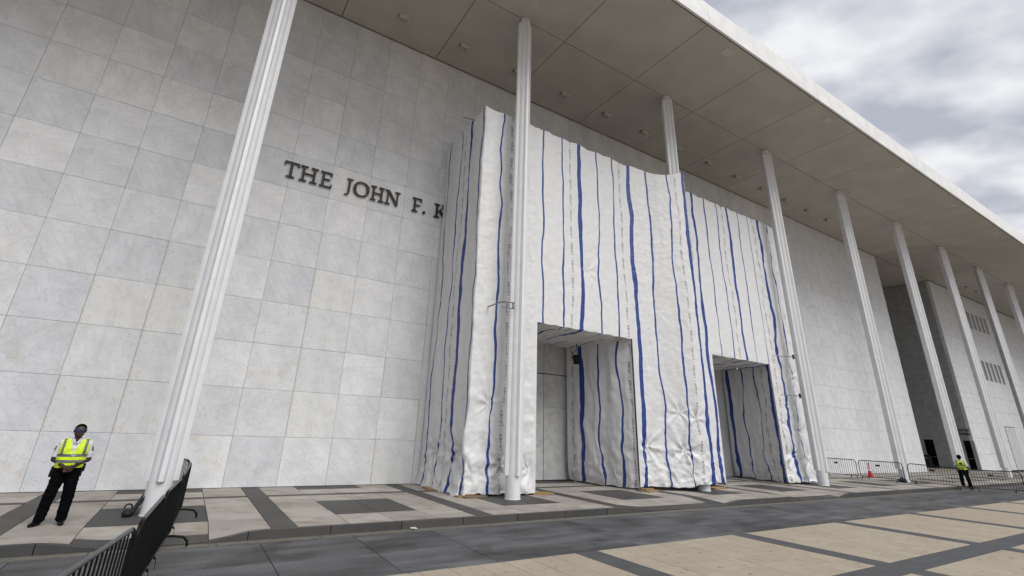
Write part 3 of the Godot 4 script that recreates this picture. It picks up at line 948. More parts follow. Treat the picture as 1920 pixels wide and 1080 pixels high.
# offset of the cloth at (u along the cloth, y up): x = sideways, y = out of the plane, z = up/down
func cloth_offset(u: float, y: float, loose: float) -> Vector3:
	var out := n_fold.get_noise_2d(u * 1.1, y * 0.14) * 0.10 * loose
	# crisp creases: folded noise, mostly upright, and slanting ones
	var c1 := absf(n_fine.get_noise_2d(u * 1.5 + y * 0.25, y * 0.42))
	var c2 := absf(n_fine.get_noise_2d(u * 0.8 - y * 0.9 + 40.0, y * 0.8 + u * 0.5))
	out += (0.05 - c1 * 0.14) * 0.45 * loose + (0.05 - c2 * 0.16) * (0.06 + 0.2 * loose)
	out += absf(n_crump.get_noise_2d(u * 0.8, y * 3.2)) * 0.014
	var low := ease01((2.6 - y) / 2.4)
	var c3 := absf(n_crump.get_noise_2d(u * 0.9 + 11.0, y * 1.5))
	out += low * ((0.08 - c3 * 0.30) * 0.26 + n_fold.get_noise_2d(u * 2.3 + 9.0, y * 0.5) * 0.06)
	out += n_crump.get_noise_2d(u * 2.6, y * 2.6) * (0.004 + 0.006 * low)
	var taut := 0.25 + ease01((3.6 - y) / 3.0)
	out += taut * (0.05 - absf(n_fine.get_noise_2d(u * 1.5 + y * 1.3 + 20.0, y * 0.45 - u * 0.25)) * 0.22) * 0.20
	out += taut * (0.05 - absf(n_fine.get_noise_2d(u * 1.3 - y * 1.5 + 60.0, y * 0.40 + u * 0.25)) * 0.22) * 0.17
	var side := n_wander.get_noise_2d(u * 0.7, y * 0.30) * 0.15 * (0.6 + loose) + n_wander.get_noise_2d(u * 1.8 + 70.0, y * 1.1) * 0.05 * (0.4 + loose + low * 1.8)
	for p in pinches:
		var d := Vector2(u - p[0], (y - p[1]) * 0.9)
		var r := d.length()
		if r < 1.6:
			var ang := d.angle()
			var fall := exp(-r / 0.55) * ease01(r / 0.12)
			out += p[2] * (fall * (1.5 * (0.45 - absf(sin(ang * 3.5 + p[3]))) + 0.6 * (0.45 - absf(sin(ang * 2.0 - p[3])))) - exp(-r * r / 0.10) * 0.7)
			side -= d.x * exp(-r * r / 0.5) * 0.12
	return Vector3(side, out, 0.0)

# one run of cloth along a plan path; pts = [x, z] corners, u0 = cloth coordinate at its start, phase = cloth coordinate of a wide band
func sheet_run(parent: Node, called: String, pts: Array, u0: float, phase: float, y_low: Callable, y_high: Callable, loose: float, out_dir: float, step := 0.075, flare := 0.0, flare_to := 0.0) -> void:
	var lens := [0.0]
	for i in pts.size() - 1:
		lens.append(lens[-1] + (pts[i + 1] - pts[i]).length())
	var total: float = lens[-1]
	var at_path := func(s: float) -> Array:
		var i := 0
		while i < pts.size() - 2 and s > lens[i + 1]:
			i += 1
		var t: float = (s - lens[i]) / (lens[i + 1] - lens[i])
		var p: Vector2 = pts[i].lerp(pts[i + 1], t)
		var dir: Vector2 = (pts[i + 1] - pts[i]).normalized()
		# round the corners of the plan
		var nxt: float = lens[i + 1] - s
		var prv: float = s - lens[i]
		if i < pts.size() - 2 and nxt < 0.07:
			dir = dir.lerp((pts[i + 2] - pts[i + 1]).normalized(), 0.5 * (1.0 - nxt / 0.07)).normalized()
		if i > 0 and prv < 0.07:
			dir = dir.lerp((pts[i] - pts[i - 1]).normalized(), 0.5 * (1.0 - prv / 0.07)).normalized()
		return [p, dir]
	# breaks where the wide bands lie: each width of cloth is its own piece
	var cuts := [0.0]
	var k := ceili((u0 - phase) / SHEET_PERIOD)
	while phase + k * SHEET_PERIOD - u0 < total - 0.25:
		var s := phase + k * SHEET_PERIOD - u0 + 0.12
		if s > 0.25 and s < total - 0.25:
			cuts.append(s)
		k += 1
	cuts.append(total)
	var eval := func(s: float, t: float) -> Vector3:
		var pd: Array = at_path.call(s)
		var p: Vector2 = pd[0]
		var dir: Vector2 = pd[1]
		var nrm := Vector2(-dir.y, dir.x) * out_dir
		var y0: float = y_low.call(s)
		var y1: float = y_high.call(s)
		var y := lerpf(y0, y1, t)
		var o := cloth_offset(u0 + s, y, loose) * ease01(minf(s, total - s) / 0.22)
		var fade := ease01(t * (y1 - y0) / 0.05 + 0.4)
		var edge_top := 1.0 - 0.6 * ease01((y - (y1 - 0.5)) / 0.5)
		var fl := (flare if flare_to <= 0.0 or s < flare_to else 0.0) * exp(-maxf(y - 0.16, 0.0) / 0.35)
		p += dir * o.x * edge_top + nrm * (o.y * fade * edge_top + fl)
		return Vector3(p.x, y, p.y)
	for ci in cuts.size() - 1:
		var s0: float = cuts[ci]
		var s1: float = cuts[ci + 1]
		var nu := maxi(3, int((s1 - s0) / step))
		var hgt: float = y_high.call((s0 + s1) / 2) - y_low.call((s0 + s1) / 2)
		var nv := maxi(4, int(hgt / step))
		var verts := PackedVector3Array()
		var norms := PackedVector3Array()
		var uvs := PackedVector2Array()
		var index := PackedInt32Array()
		var tv := []
		for j in nv + 1:
			tv.append(float(j) / nv)
		for i in nu + 1:
			var s := lerpf(s0, s1, float(i) / nu)
			var y0: float = y_low.call(s)
			var y1: float = y_high.call(s)
			for j in nv + 1:
				verts.append(eval.call(s, tv[j]))
				uvs.append(Vector2((u0 + s - phase) / SHEET_PERIOD, -lerpf(y0, y1, tv[j]) / SHEET_PERIOD))
		norms.resize(verts.size())
		for i in nu + 1:
			for j in nv + 1:
				var a := verts[mini(i + 1, nu) * (nv + 1) + j]
				var b := verts[maxi(i - 1, 0) * (nv + 1) + j]
				if i == 0 and ci > 0:
					b = eval.call(s0 - (s1 - s0) / nu, tv[j])
				elif i == nu and ci < cuts.size() - 2:
					a = eval.call(s1 + (s1 - s0) / nu, tv[j])
				var c := verts[i * (nv + 1) + mini(j + 1, nv)]
				var d := verts[i * (nv + 1) + maxi(j - 1, 0)]
				norms[i * (nv + 1) + j] = (a - b).cross(c - d).normalized()
		for i in nu:
			for j in nv:
				var a := i * (nv + 1) + j
				index.append_array(PackedInt32Array([a, a + 1, a + nv + 2, a, a + nv + 2, a + nv + 1]))
		var arr := []
		arr.resize(Mesh.ARRAY_MAX)
		arr[Mesh.ARRAY_VERTEX] = verts
		arr[Mesh.ARRAY_NORMAL] = norms
		arr[Mesh.ARRAY_TEX_UV] = uvs
		arr[Mesh.ARRAY_INDEX] = index
		var am := ArrayMesh.new()
		am.add_surface_from_arrays(Mesh.PRIMITIVE_TRIANGLES, arr)
		part(called, am, M.sheeting, parent)

# level sheet under a lintel
func under_sheet(parent: Node, x0: float, x1: float, z0: float, z1: float, y: float, phase: float) -> void:
	var nx := int((x1 - x0) / 0.1)
	var nz := int((z1 - z0) / 0.1)
	var st := begin()
	st.set_smooth_group(0)
	for i in nx + 1:
		for j in nz + 1:
			var x := lerpf(x0, x1, float(i) / nx)
			var z := lerpf(z0, z1, float(j) / nz)
			var o := n_fold.get_noise_2d(x * 1.2 + 5.0, z * 0.5) * 0.10 - absf(n_fine.get_noise_2d(x * 1.4, z * 0.9)) * 0.10
			var e := ease01(minf(z - z0, z1 - z) / 0.3)
			var sag := -0.05 * sin(PI * float(j) / nz)
			st.set_uv(Vector2((x + n_wander.get_noise_2d(x, z * 0.8) * 0.10 - phase) / SHEET_PERIOD, z / SHEET_PERIOD))
			st.add_vertex(Vector3(x, y + (o + sag) * e, z))
	for i in nx:
		for j in nz:
			var a := i * (nz + 1) + j
			for v in [a, a + nz + 2, a + 1, a, a + nz + 1, a + nz + 2]:
				st.add_index(v)
	st.generate_normals()
	part("lintel_sheet", st.commit(), M.sheeting, parent)

func build_scaffold() -> void:
	n_fold = noise(0.9, FastNoiseLite.TYPE_SIMPLEX_SMOOTH, 3, 501)
	n_fine = noise(0.7, FastNoiseLite.TYPE_SIMPLEX_SMOOTH, 3, 502)
	n_crump = noise(1.1, FastNoiseLite.TYPE_SIMPLEX_SMOOTH, 3, 503)
	n_wander = noise(0.8, FastNoiseLite.TYPE_SIMPLEX_SMOOTH, 2, 504)
	var sc := thing("wrapped_scaffold", "tall scaffold wrapped in white sheeting with blue stripes around two doorways", "scaffold", Vector3(0, WALK, 0))
	var root := group_part("sheet_wrap", sc, Vector3(0, -WALK, 0))
	var P := 2.55  # cloth coordinate of a wide band; 0 = the wall end of the left flank
	pinches = [[2.75, 1.30, 0.10, 0.3], [3.2, 1.55, 0.08, 1.0], [5.0, 1.1, 0.10, 2.0], [1.2, 1.35, 0.08, 0.7], [11.9, 1.75, 0.10, 0.5], [13.5, 1.65, 0.10, 1.7], [13.3, 3.1, 0.05, 2.2], [14.2, 2.9, 0.05, 0.2], [9.0, 8.6, 0.035, 1.0], [6.6, 2.6, 0.06, 0.9], [4.4, 3.0, 0.05, 2.4], [6.2, 0.9, 0.07, 0.2],
		[30.9, 1.5, 0.09, 0.4], [31.8, 2.6, 0.07, 1.2], [31.2, 4.0, 0.05, 2.0], [32.4, 1.2, 0.09, 0.6], [30.3, 3.0, 0.06, 1.5], [32.0, 5.6, 0.05, 0.1]]
	var scallop := func(s: float, u: float) -> float: return absf(sin((s + u) * PI / 1.02)) * 0.07 - 0.04 + n_wander.get_noise_2d((s + u) * 1.3, 3.0) * 0.06
	var hem := func(s: float, u: float) -> float: return 0.20 + 0.05 * n_wander.get_noise_2d((s + u) * 2.2, 9.0) + 0.02 * sin((s + u) * 5.0)
	# left flank, from the wall to the corner
	sheet_run(root, "sheet", [Vector2(7.80, -18.30), Vector2(7.74, -14.60), Vector2(10.42, -14.50)], 0.0, P, func(s): return hem.call(s, 0.0) - 0.03 + 0.06 * ease01((s - 3.2) / 0.6), func(s): return 14.72 + scallop.call(s, 0.0) + 0.03 * exp(-pow((s - 3.7) / 0.25, 2)), 0.5, 1.0, 0.05, 0.16, 3.5)
	# above the first doorway
	sheet_run(root, "sheet", [Vector2(10.42, -14.50), Vector2(15.45, -14.52)], 6.38, P, func(s): return 6.04 + 0.012 * sin(s * 9.0), func(s): return 14.68 + scallop.call(s, 6.38), 0.18, 1.0, 0.075)
	# between the doorways, pulled forward round the third column
	sheet_run(root, "sheet", [Vector2(15.45, -14.52), Vector2(16.6, -14.22), Vector2(18.02, -13.50), Vector2(18.62, -13.46), Vector2(18.86, -13.62)], 11.41, P, func(s): return 0.30 + 0.04 * n_wander.get_noise_2d(s * 2.0, 4.0) + 0.14 * ease01((s - 2.0) / 0.8), func(s): return 14.62 + scallop.call(s, 11.41) * 0.5 - 0.24 * sin(PI * clampf((s - 0.8) / 2.6, 0.0, 1.0)) + 0.1 * ease01((s - 2.4) / 0.8), 0.26, 1.0, 0.05)
	# from the third column back to the second doorway
	sheet_run(root, "sheet", [Vector2(18.88, -13.66), Vector2(19.25, -14.30), Vector2(20.1, -14.66), Vector2(21.1, -14.70)], 18.52, 20.89, func(s): return 0.32 + 0.04 * n_wander.get_noise_2d(s * 2.0, 14.0), func(s): return 14.75 + scallop.call(s, 18.5), 0.5, 1.0, 0.07)
	# above the second doorway
	sheet_run(root, "sheet", [Vector2(21.1, -14.70), Vector2(26.0, -14.70)], 21.1, 20.89, func(s): return 6.02 + 0.012 * sin(s * 8.0), func(s): return 14.76 + scallop.call(s, 21.1), 0.32, 1.0, 0.08)
	# right end, slack and bunched, round to the wall
	sheet_run(root, "sheet", [Vector2(26.0, -14.70), Vector2(27.3, -14.62), Vector2(28.75, -14.75)], 30.0, 30.94, func(s): return hem.call(s, 3.0) + 0.05, func(s): return 14.74 + scallop.call(s, 26.0), 1.1, 1.0, 0.07, 0.10)
	sheet_run(root, "sheet", [Vector2(28.75, -14.75), Vector2(28.7, -18.30)], 33.0, 33.0, func(s): return hem.call(s, 7.0), func(s): return 14.72 + scallop.call(s, 28.7), 0.9, 1.0, 0.12)
	# cheeks and undersides of the two openings
	var cheek := func(s: float) -> float: return 0.22 + 0.05 * n_wander.get_noise_2d(s * 2.4, 21.0)
	sheet_run(root, "cheek_sheet", [Vector2(14.72, -18.05), Vector2(14.80, -16.8), Vector2(15.15, -15.3), Vector2(15.40, -14.56)], 7.9, 8.83, cheek, func(s): return 6.04, 0.8, -1.0, 0.07, 0.14)
	sheet_run(root, "cheek_sheet", [Vector2(10.95, -18.05), Vector2(10.46, -14.56)], 40.0, 40.4, cheek, func(s): return 6.04, 0.9, 1.0, 0.1)
	sheet_run(root, "cheek_sheet", [Vector2(26.95, -18.2), Vector2(26.55, -16.3), Vector2(26.05, -14.76)], 47.0, 47.35, cheek, func(s): return 6.02, 0.9, -1.0, 0.07, 0.10)
	sheet_run(root, "cheek_sheet", [Vector2(21.3, -18.2), Vector2(21.12, -14.76)], 52.0, 52.4, cheek, func(s): return 6.02, 0.8, 1.0, 0.1)
	under_sheet(root, 10.42, 15.45, -18.3, -14.52, 6.05, 5.6 + 4.0)
	under_sheet(root, 21.1, 26.0, -18.3, -14.71, 6.03, 20.89)
	# a few standards and ledgers showing above the sheets and through the gaps
	for p in [[8.05, -14.95], [10.15, -14.95], [16.1, -14.95], [17.2, -15.0], [20.6, -15.1], [27.2, -15.1], [28.4, -15.1], [8.05, -17.8], [28.4, -17.8]]:
		part("standard", tube_mesh([Vector3(p[0], 0.05, p[1]), Vector3(p[0], 14.83, p[1])], 0.024, 8), M.galvanised, sc)
		part("base_plate", box_mesh(Vector3(p[0] - 0.075, 0.045, p[1] - 0.075), Vector3(p[0] + 0.075, 0.053, p[1] + 0.075)), M.galvanised, sc)
	part("ledger", tube_mesh([Vector3(7.2, 14.45, -15.6), Vector3(10.6, 14.62, -15.2)], 0.024, 8), M.galvanised, sc)
	for t in [[8.52, 6.15], [27.2, 6.35], [27.2, 4.30]]:
		var x: float = t[0]
		var y: float = t[1]
		if x < 10:
			part("tie_tube", tube_mesh([Vector3(8.30, y, -14.9), Vector3(8.30, y, -13.75), Vector3(8.42, y + 0.01, -13.58), Vector3(8.78, y + 0.02, -13.58)], 0.024, 8), M.galvanised, sc)
			part("tie_tube", tube_mesh([Vector3(8.34, y - 0.16, -13.70), Vector3(8.80, y - 0.18, -13.60)], 0.022, 8), M.galvanised, sc)
			part("coupler", bevel_box(Vector3(0.06, 0.22, 0.06), 0.012), M.galvanised, sc, Vector3(8.74, y - 0.06, -13.60))
		else:
			part("tie_tube", tube_mesh([Vector3(x - 0.85, y, -14.55), Vector3(x + 0.16, y, -14.12)], 0.024, 8), M.galvanised, sc)
			part("coupler", bevel_box(Vector3(0.07, 0.24, 0.09), 0.015), M.dark_metal, sc, Vector3(x + 0.17, y, -14.10))
	# floodlight hung in the first passage
	var fl := thing("floodlight", "small dark floodlight hanging at the back of the first sheeted doorway", "light", Vector3(14.2, 5.25, -16.7), -0.5)
	part("housing", bevel_box(Vector3(0.30, 0.42, 0.16), 0.03), M.dark_metal, fl)
	part("lens", bevel_box(Vector3(0.24, 0.34, 0.02), 0.008), M.black_glass, fl, Vector3(0, 0, 0.085))
	part("bracket", tube_mesh([Vector3(-0.18, 0, 0), Vector3(-0.18, 0.3, 0), Vector3(0, 0.42, 0), Vector3(0, 0.80, 0)], 0.02, 6), M.dark_metal, fl)
	# timber pads under the scaffold feet
	var pads := [[8.02, -14.62, 0.1, "timber pad lying at the left corner of the sheeted scaffold", 3], [10.72, -14.72, -0.2, "timber pad at the left foot of the first sheeted doorway behind the column", 2], [15.62, -14.32, 0.15, "timber pad under the gap between the two sheets right of the first doorway", 3], [19.75, -14.35, -0.1, "timber pad just right of the sheet wrapped round the middle column", 2], [7.62, -16.75, 1.4, "small dark timber offcut under the left flank of the sheeting", 1], [26.35, -15.0, 0.3, "timber pad at the right foot of the second sheeted doorway", 2], [22.2, -16.9, 0.05, "long timber pad inside the second sheeted doorway", 2]]
	for p in pads:
		var t := thing("timber_pad", p[3], "timber", Vector3(p[0], WALK, p[1]), p[2], "timber pads under the scaffold")
		for k in p[4]:
			part("plank", bevel_box(Vector3(0.95 - 0.12 * k, 0.045, 0.24), 0.006, Vector3(0, 0.0225, 0)), M.timber if (k + int(p[0])) % 3 else M.timber_grey, t, Vector3(0.06 * k, 0.046 * (k / 2), (0.26 if k % 2 else 0.0) - 0.1), Vector3(0, 0.08 * k, 0))

# ------------------------------------------------------------------ barriers and small things
func barrier(label: String, a: Vector3, b: Vector3, worn_top := false, plate := 0) -> void:
	var d := b - a
	var turn := atan2(-d.z, d.x)
	var o := thing("crowd_barrier", label, "barrier", a, turn, "black steel crowd barriers")
	o.rotation.z = atan2(d.y, Vector2(d.x, d.z).length())
	var w := d.length()
	var r := 0.022
	var path := [Vector3(0.03, 0.18, 0), Vector3(0.03, 0.92, 0)]
	for i in range(1, 6):
		var an := PI / 2 * i / 6.0
		path.append(Vector3(0.21 - 0.18 * cos(an), 0.92 + 0.16 * sin(an), 0))
	path.append(Vector3(0.21, 1.08, 0))
	path.append(Vector3(w - 0.21, 1.08, 0))
	for i in range(1, 6):
		var an := PI / 2 * i / 6.0
		path.append(Vector3(w - 0.21 + 0.18 * sin(an), 1.08 - 0.16 * (1.0 - cos(an)), 0))
	path.append(Vector3(w - 0.03, 0.92, 0))
	path.append(Vector3(w - 0.03, 0.18, 0))
	part("frame", tube_mesh(path, r, 8), M.barrier_paint, o)
	if worn_top:
		part("worn_top_rail", tube_mesh([Vector3(0.25, 1.0815, 0), Vector3(w - 0.25, 1.0815, 0)], r + 0.0005, 8), M.barrier_worn, o)
	part("bottom_rail", tube_mesh([Vector3(0.03, 0.18, 0), Vector3(w - 0.03, 0.18, 0)], 0.016, 8), M.barrier_paint, o)
	if not taken.has("picket"):
		taken["picket"] = tube_mesh([Vector3(0, 0.18, 0), Vector3(0, 1.075, 0)], 0.0088, 6)
		taken["picket_s"] = tube_mesh([Vector3(0, 0.18, 0), Vector3(0, 1.00, 0)], 0.0088, 6)
		var st := begin()
		add_tube(st, [Vector3(0, 0.02, -0.34), Vector3(0, 0.10, -0.33), Vector3(0, 0.17, -0.26), Vector3(0, 0.19, -0.1), Vector3(0, 0.19, 0.1), Vector3(0, 0.17, 0.26), Vector3(0, 0.10, 0.33), Vector3(0, 0.02, 0.34)], 0.021, 8)
		taken["barrier_foot"] = st.commit()
	var n := int((w - 0.12) / 0.118)
	for k in range(1, n):
		var x := 0.03 + (w - 0.06) * k / n
		part("picket", taken["picket"] if x > 0.2 and x < w - 0.2 else taken["picket_s"], M.barrier_paint, o, Vector3(x, 0, 0))
	for x in [0.28, w - 0.28]:
		var ft := part("foot", taken["barrier_foot"], M.barrier_paint, o, Vector3(x, -0.005, 0))
		if worn_top and (x < 1.0 or a.z > -9.0):
			ft.scale = Vector3(1, 1, 0.18)
	if plate == 1:
		part("plate", bevel_box(Vector3(0.24, 0.10, 0.012), 0.003), M.plate_black, o, Vector3(w * 0.45, 0.84, 0.014))
	elif plate == 2:
		part("plate", bevel_box(Vector3(0.20, 0.07, 0.010), 0.003), M.plate_white, o, Vector3(w * 0.5, 0.82, -0.014))
	part("hook", tube_mesh([Vector3(w - 0.03, 0.86, 0), Vector3(w + 0.03, 0.86, 0), Vector3(w + 0.03, 0.80, 0)], 0.009, 6), M.barrier_paint, o)

func build_barriers() -> void:
	var y := func(x: float, z: float) -> float: return walk_y(x, z) if z < KERB_Z else 0.0
	var line := [Vector3(-0.62, 0, -4.30), Vector3(-0.21, 0, -6.80), Vector3(-0.20, 0, -6.98), Vector3(-0.05, 0, -9.32), Vector3(-0.04, 0, -9.45), Vector3(0.14, 0, -11.42), Vector3(0.15, 0, -11.55), Vector3(0.275, 0, -13.55), Vector3(0.25, 0, -13.72), Vector3(-0.22, 0, -16.1)]
	var labels := ["black crowd barrier cut off by the bottom edge, closest to the viewer", "black crowd barrier edge-on behind the closest one, crossing the road", "black crowd barrier edge-on where the road meets the pavement", "black crowd barrier standing on the pavement beside the first column", "black crowd barrier behind the foot of the first column towards the wall"]
	for i in 5:
		var a: Vector3 = line[i * 2]
		var b: Vector3 = line[i * 2 + 1]
		a.y = y.call(a.x, a.z)
		b.y = y.call(b.x, b.z)
		barrier(labels[i], a, b, true, 2 if i < 4 else 0)
	var right := [Vector3(36.05, WALK, -18.0), Vector3(35.86, WALK, -15.78), Vector3(35.84, WALK, -15.68), Vector3(35.45, WALK, -13.22), Vector3(35.5, WALK, -13.1), Vector3(36.5, 0.02, -10.95), Vector3(36.60, 0, -10.86), Vector3(38.45, 0, -9.05)]
	var rl := ["far crowd barrier closest to the marble wall, right of the sheeting", "far crowd barrier in front of the orange traffic cone", "far crowd barrier crossing the kerb beside the far guard", "far crowd barrier on the road running from the far guard to the picture edge"]
	for i in 4:
		barrier(rl[i], right[i * 2], right[i * 2 + 1], false, 1)

func build_small_things() -> void:
	var cone := thing("traffic_cone", "orange traffic cone with a white collar behind the far barriers", "traffic cone", Vector3(39.1, WALK, -16.5))
	part("base", bevel_box(Vector3(0.38, 0.04, 0.38), 0.012, Vector3(0, 0.02, 0)), M.cone_orange, cone)
	part("body", lathe([[0.15, 0.04], [0.03, 0.74], [0.022, 0.745], [0.0, 0.745]], 20), M.cone_orange, cone)
	part("collar", lathe([[0.098, 0.37], [0.071, 0.53]], 20), M.cone_white, cone)
	part("collar", lathe([[0.062, 0.59], [0.049, 0.66]], 20), M.cone_white, cone)
	part("tip", lathe([[0.032, 0.74], [0.03, 0.86], [0.0, 0.87]], 16), M.rubber, cone)
	var weight := thing("hand_weight", "small black round weight with a looped handle beside the first column", "weight", Vector3(-0.67, WALK, -13.72))
	weight.scale = Vector3.ONE * 0.85
	part("ball", lathe([[0.0, 0.0], [0.07, 0.0], [0.105, 0.045], [0.112, 0.09], [0.09, 0.14], [0.05, 0.17], [0.0, 0.18]], 20), M.rubber, weight)
	var loop := []
	for i in 17:
		var a := -0.4 + (PI + 0.8) * i / 16.0
		loop.append(Vector3(cos(a) * 0.075, 0.215 + sin(a) * 0.075, 0))
	part("handle", tube_mesh(loop, 0.018, 8), M.rubber, weight)
	var board := thing("leaning_board", "dark green board leaning against the foot of the first column", "board", Vector3(-0.62, WALK, -14.02), 0.1)
	part("panel", bevel_box(Vector3(0.025, 0.70, 0.55), 0.006, Vector3(0, 0.35, 0)), M.green_board, board, Vector3(0, 0, 0), Vector3(0, 0, -0.42))
	part("edge_strip", bevel_box(Vector3(0.035, 0.71, 0.03), 0.006, Vector3(0, 0.35, 0.28)), M.dark_metal, board, Vector3(0, 0, 0), Vector3(0, 0, -0.42))
	var bag := thing("sandbag", "black sandbag slumped at the foot of the column behind the far barriers", "sandbag", Vector3(36.45, WALK, -13.75), 0.4)
	part("sack", lathe([[0.0, 0.0], [0.24, 0.0], [0.30, 0.05], [0.29, 0.12], [0.20, 0.19], [0.07, 0.22], [0.0, 0.22]], 18), M.rubber, bag).scale = Vector3(1.2, 1.0, 0.7)
	part("tie", lathe([[0.05, 0.20], [0.03, 0.24], [0.06, 0.29], [0.0, 0.30]], 10), M.rubber, bag)
	var bin := thing("litter_bin", "dark waste bin beside the far dark doorway in the recess", "bin", Vector3(65.7, WALK, -22.3))
	part("body", bevel_box(Vector3(0.7, 1.15, 0.8), 0.04, Vector3(0, 0.575, 0)), M.plate_black, bin)
	part("lid", bevel_box(Vector3(0.76, 0.08, 0.86), 0.03, Vector3(0, 1.19, 0)), M.dark_metal, bin)
	part("flap", bevel_box(Vector3(0.02, 0.22, 0.5), 0.008), M.galvanised, bin, Vector3(-0.36, 0.95, 0))
	var st := begin()
	var pts := []
	for i in 9:
		for j in 9:
			var p := Vector3((i - 4) * 0.022, 0.0, (j - 4) * 0.016)
			p.y = 0.02 + absf(n_fine.get_noise_2d(p.x * 90.0, p.z * 90.0)) * 0.09
			pts.append(p)
	for i in 8:
		for j in 8:
			var a: Vector3 = pts[i * 9 + j]
			var b: Vector3 = pts[i * 9 + 9 + j]
			var c: Vector3 = pts[i * 9 + 10 + j]
			var d: Vector3 = pts[i * 9 + 1 + j]
			var n := (c - a).cross(b - a).normalized()
			quad(st, a, b, c, d, n if n.y > 0 else -n)
	var scrap := part("paper_scrap", st.commit(), M.paper, self, Vector3(4.80, 0.0, -11.30))
	scrap.scale = Vector3(0.75, 0.8, 0.75)
	tag(scrap, "crumpled white scrap of paper lying in the gutter below the kerb", "litter")

# ------------------------------------------------------------------ people
# bones: [a, b, ra, rb]; a smooth union of tapered capsules meshed as surface nets
func add_flesh(st: SurfaceTool, bones: Array, cell: float, k: float, inflate := 0.0, keep = null, wrinkle := 0.0) -> void:
	var lo := Vector3.ONE * 1e6
	var hi := Vector3.ONE * -1e6
	for b in bones:
		for e in 2:
			var r: float = b[2 + e] + inflate + k + cell * 2
			lo = lo.min(b[e] - Vector3.ONE * r)
			hi = hi.max(b[e] + Vector3.ONE * r)
	var nx := int((hi.x - lo.x) / cell) + 2
	var ny := int((hi.y - lo.y) / cell) + 2
	var nz := int((hi.z - lo.z) / cell) + 2
	var f := PackedFloat32Array()
	f.resize(nx * ny * nz)
	f.fill(1.0)
	for b in bones:
		var a: Vector3 = b[0]
		var ba: Vector3 = b[1] - a
		var l2 := maxf(ba.length_squared(), 1e-8)
		var ra: float = b[2] + inflate
		var rb: float = b[3] + inflate
		var m := maxf(ra, rb) + k + cell * 2
		var blo: Vector3 = (a.min(b[1]) - Vector3.ONE * m - lo) / cell
		var bhi: Vector3 = (a.max(b[1]) + Vector3.ONE * m - lo) / cell
		for iy in range(maxi(0, int(blo.y)), mini(ny - 1, int(bhi.y) + 1) + 1):
			for ix in range(maxi(0, int(blo.x)), mini(nx - 1, int(bhi.x) + 1) + 1):
				for iz in range(maxi(0, int(blo.z)), mini(nz - 1, int(bhi.z) + 1) + 1):
					var pa := lo + Vector3(ix, iy, iz) * cell - a
					var h := clampf(pa.dot(ba) / l2, 0.0, 1.0)
					var d := (pa - ba * h).length() - lerpf(ra, rb, h)
					var i := (iy * nx + ix) * nz + iz
					var o := f[i]
					var mx := maxf(k - absf(o - d), 0.0) / k
					f[i] = minf(o, d) - mx * mx * k * 0.25
	if wrinkle > 0.0:
		for iy in ny:
			for ix in nx:
				for iz in nz:
					var i := (iy * nx + ix) * nz + iz
					if absf(f[i]) < 0.06:
						var p := lo + Vector3(ix, iy, iz) * cell
						f[i] += n_crump.get_noise_3d(p.x * 7.0, p.y * 11.0, p.z * 7.0) * wrinkle
	var ids := {}
	var pos := PackedVector3Array()
	var nor := PackedVector3Array()
	var sy := nx * nz
	var sx := nz
	var corner := [0, sx, sy, sx + sy, 1, sx + 1, sy + 1, sx + sy + 1]
	var cpos := [Vector3(0, 0, 0), Vector3(1, 0, 0), Vector3(0, 1, 0), Vector3(1, 1, 0), Vector3(0, 0, 1), Vector3(1, 0, 1), Vector3(0, 1, 1), Vector3(1, 1, 1)]
	var edges := [[0, 1], [2, 3], [4, 5], [6, 7], [0, 2], [1, 3], [4, 6], [5, 7], [0, 4], [1, 5], [2, 6], [3, 7]]
	for iy in ny - 1:
		for ix in nx - 1:
			var base := (iy * nx + ix) * nz
			for iz in nz - 1:
				var i := base + iz
				if absf(f[i]) > cell * 2.2:
					continue
				var mask := 0
				for c in 8:
					if f[i + corner[c]] < 0.0:
						mask |= 1 << c
				if mask == 0 or mask == 255:
					continue
				var sum := Vector3.ZERO
				var cnt := 0
				for e in edges:
					var va := f[i + corner[e[0]]]
					var vb := f[i + corner[e[1]]]
					if (va < 0.0) != (vb < 0.0):
						sum += cpos[e[0]].lerp(cpos[e[1]], va / (va - vb))
						cnt += 1
				var g := Vector3(f[i + sx] + f[i + sx + sy] + f[i + sx + 1] + f[i + sx + sy + 1] - f[i] - f[i + sy] - f[i + 1] - f[i + sy + 1], f[i + sy] + f[i + sx + sy] + f[i + sy + 1] + f[i + sx + sy + 1] - f[i] - f[i + sx] - f[i + 1] - f[i + sx + 1], f[i + 1] + f[i + sx + 1] + f[i + sy + 1] + f[i + sx + sy + 1] - f[i] - f[i + sx] - f[i + sy] - f[i + sx + sy])
				ids[i] = pos.size()
				pos.append(lo + (Vector3(ix, iy, iz) + sum / cnt) * cell)
				nor.append(g.normalized())
	for i in ids:
		for ax in [[sx, sy, 1], [sy, sx, 1], [1, sx, sy]]:
			# edge from corner i along ax[0]; the four cells round it
			if (f[i] < 0.0) == (f[i + ax[0]] < 0.0):
				continue
			var q := [i, i - ax[1], i - ax[1] - ax[2], i - ax[2]]
			if not (ids.has(q[1]) and ids.has(q[2]) and ids.has(q[3])):
				continue
			var v := [ids[q[0]], ids[q[1]], ids[q[2]], ids[q[3]]]
			var c := (pos[v[0]] + pos[v[1]] + pos[v[2]] + pos[v[3]]) / 4.0
			if keep != null and not keep.call(c):
				continue
			var order := [0, 1, 2, 0, 2, 3]
			if (pos[v[1]] - pos[v[0]]).cross(pos[v[2]] - pos[v[0]]).dot(nor[v[0]]) > 0.0:
				order = [0, 2, 1, 0, 3, 2]
			for n in order:
				st.set_normal(nor[v[n]])
				st.set_uv(Vector2.ZERO)
				st.add_vertex(pos[v[n]])

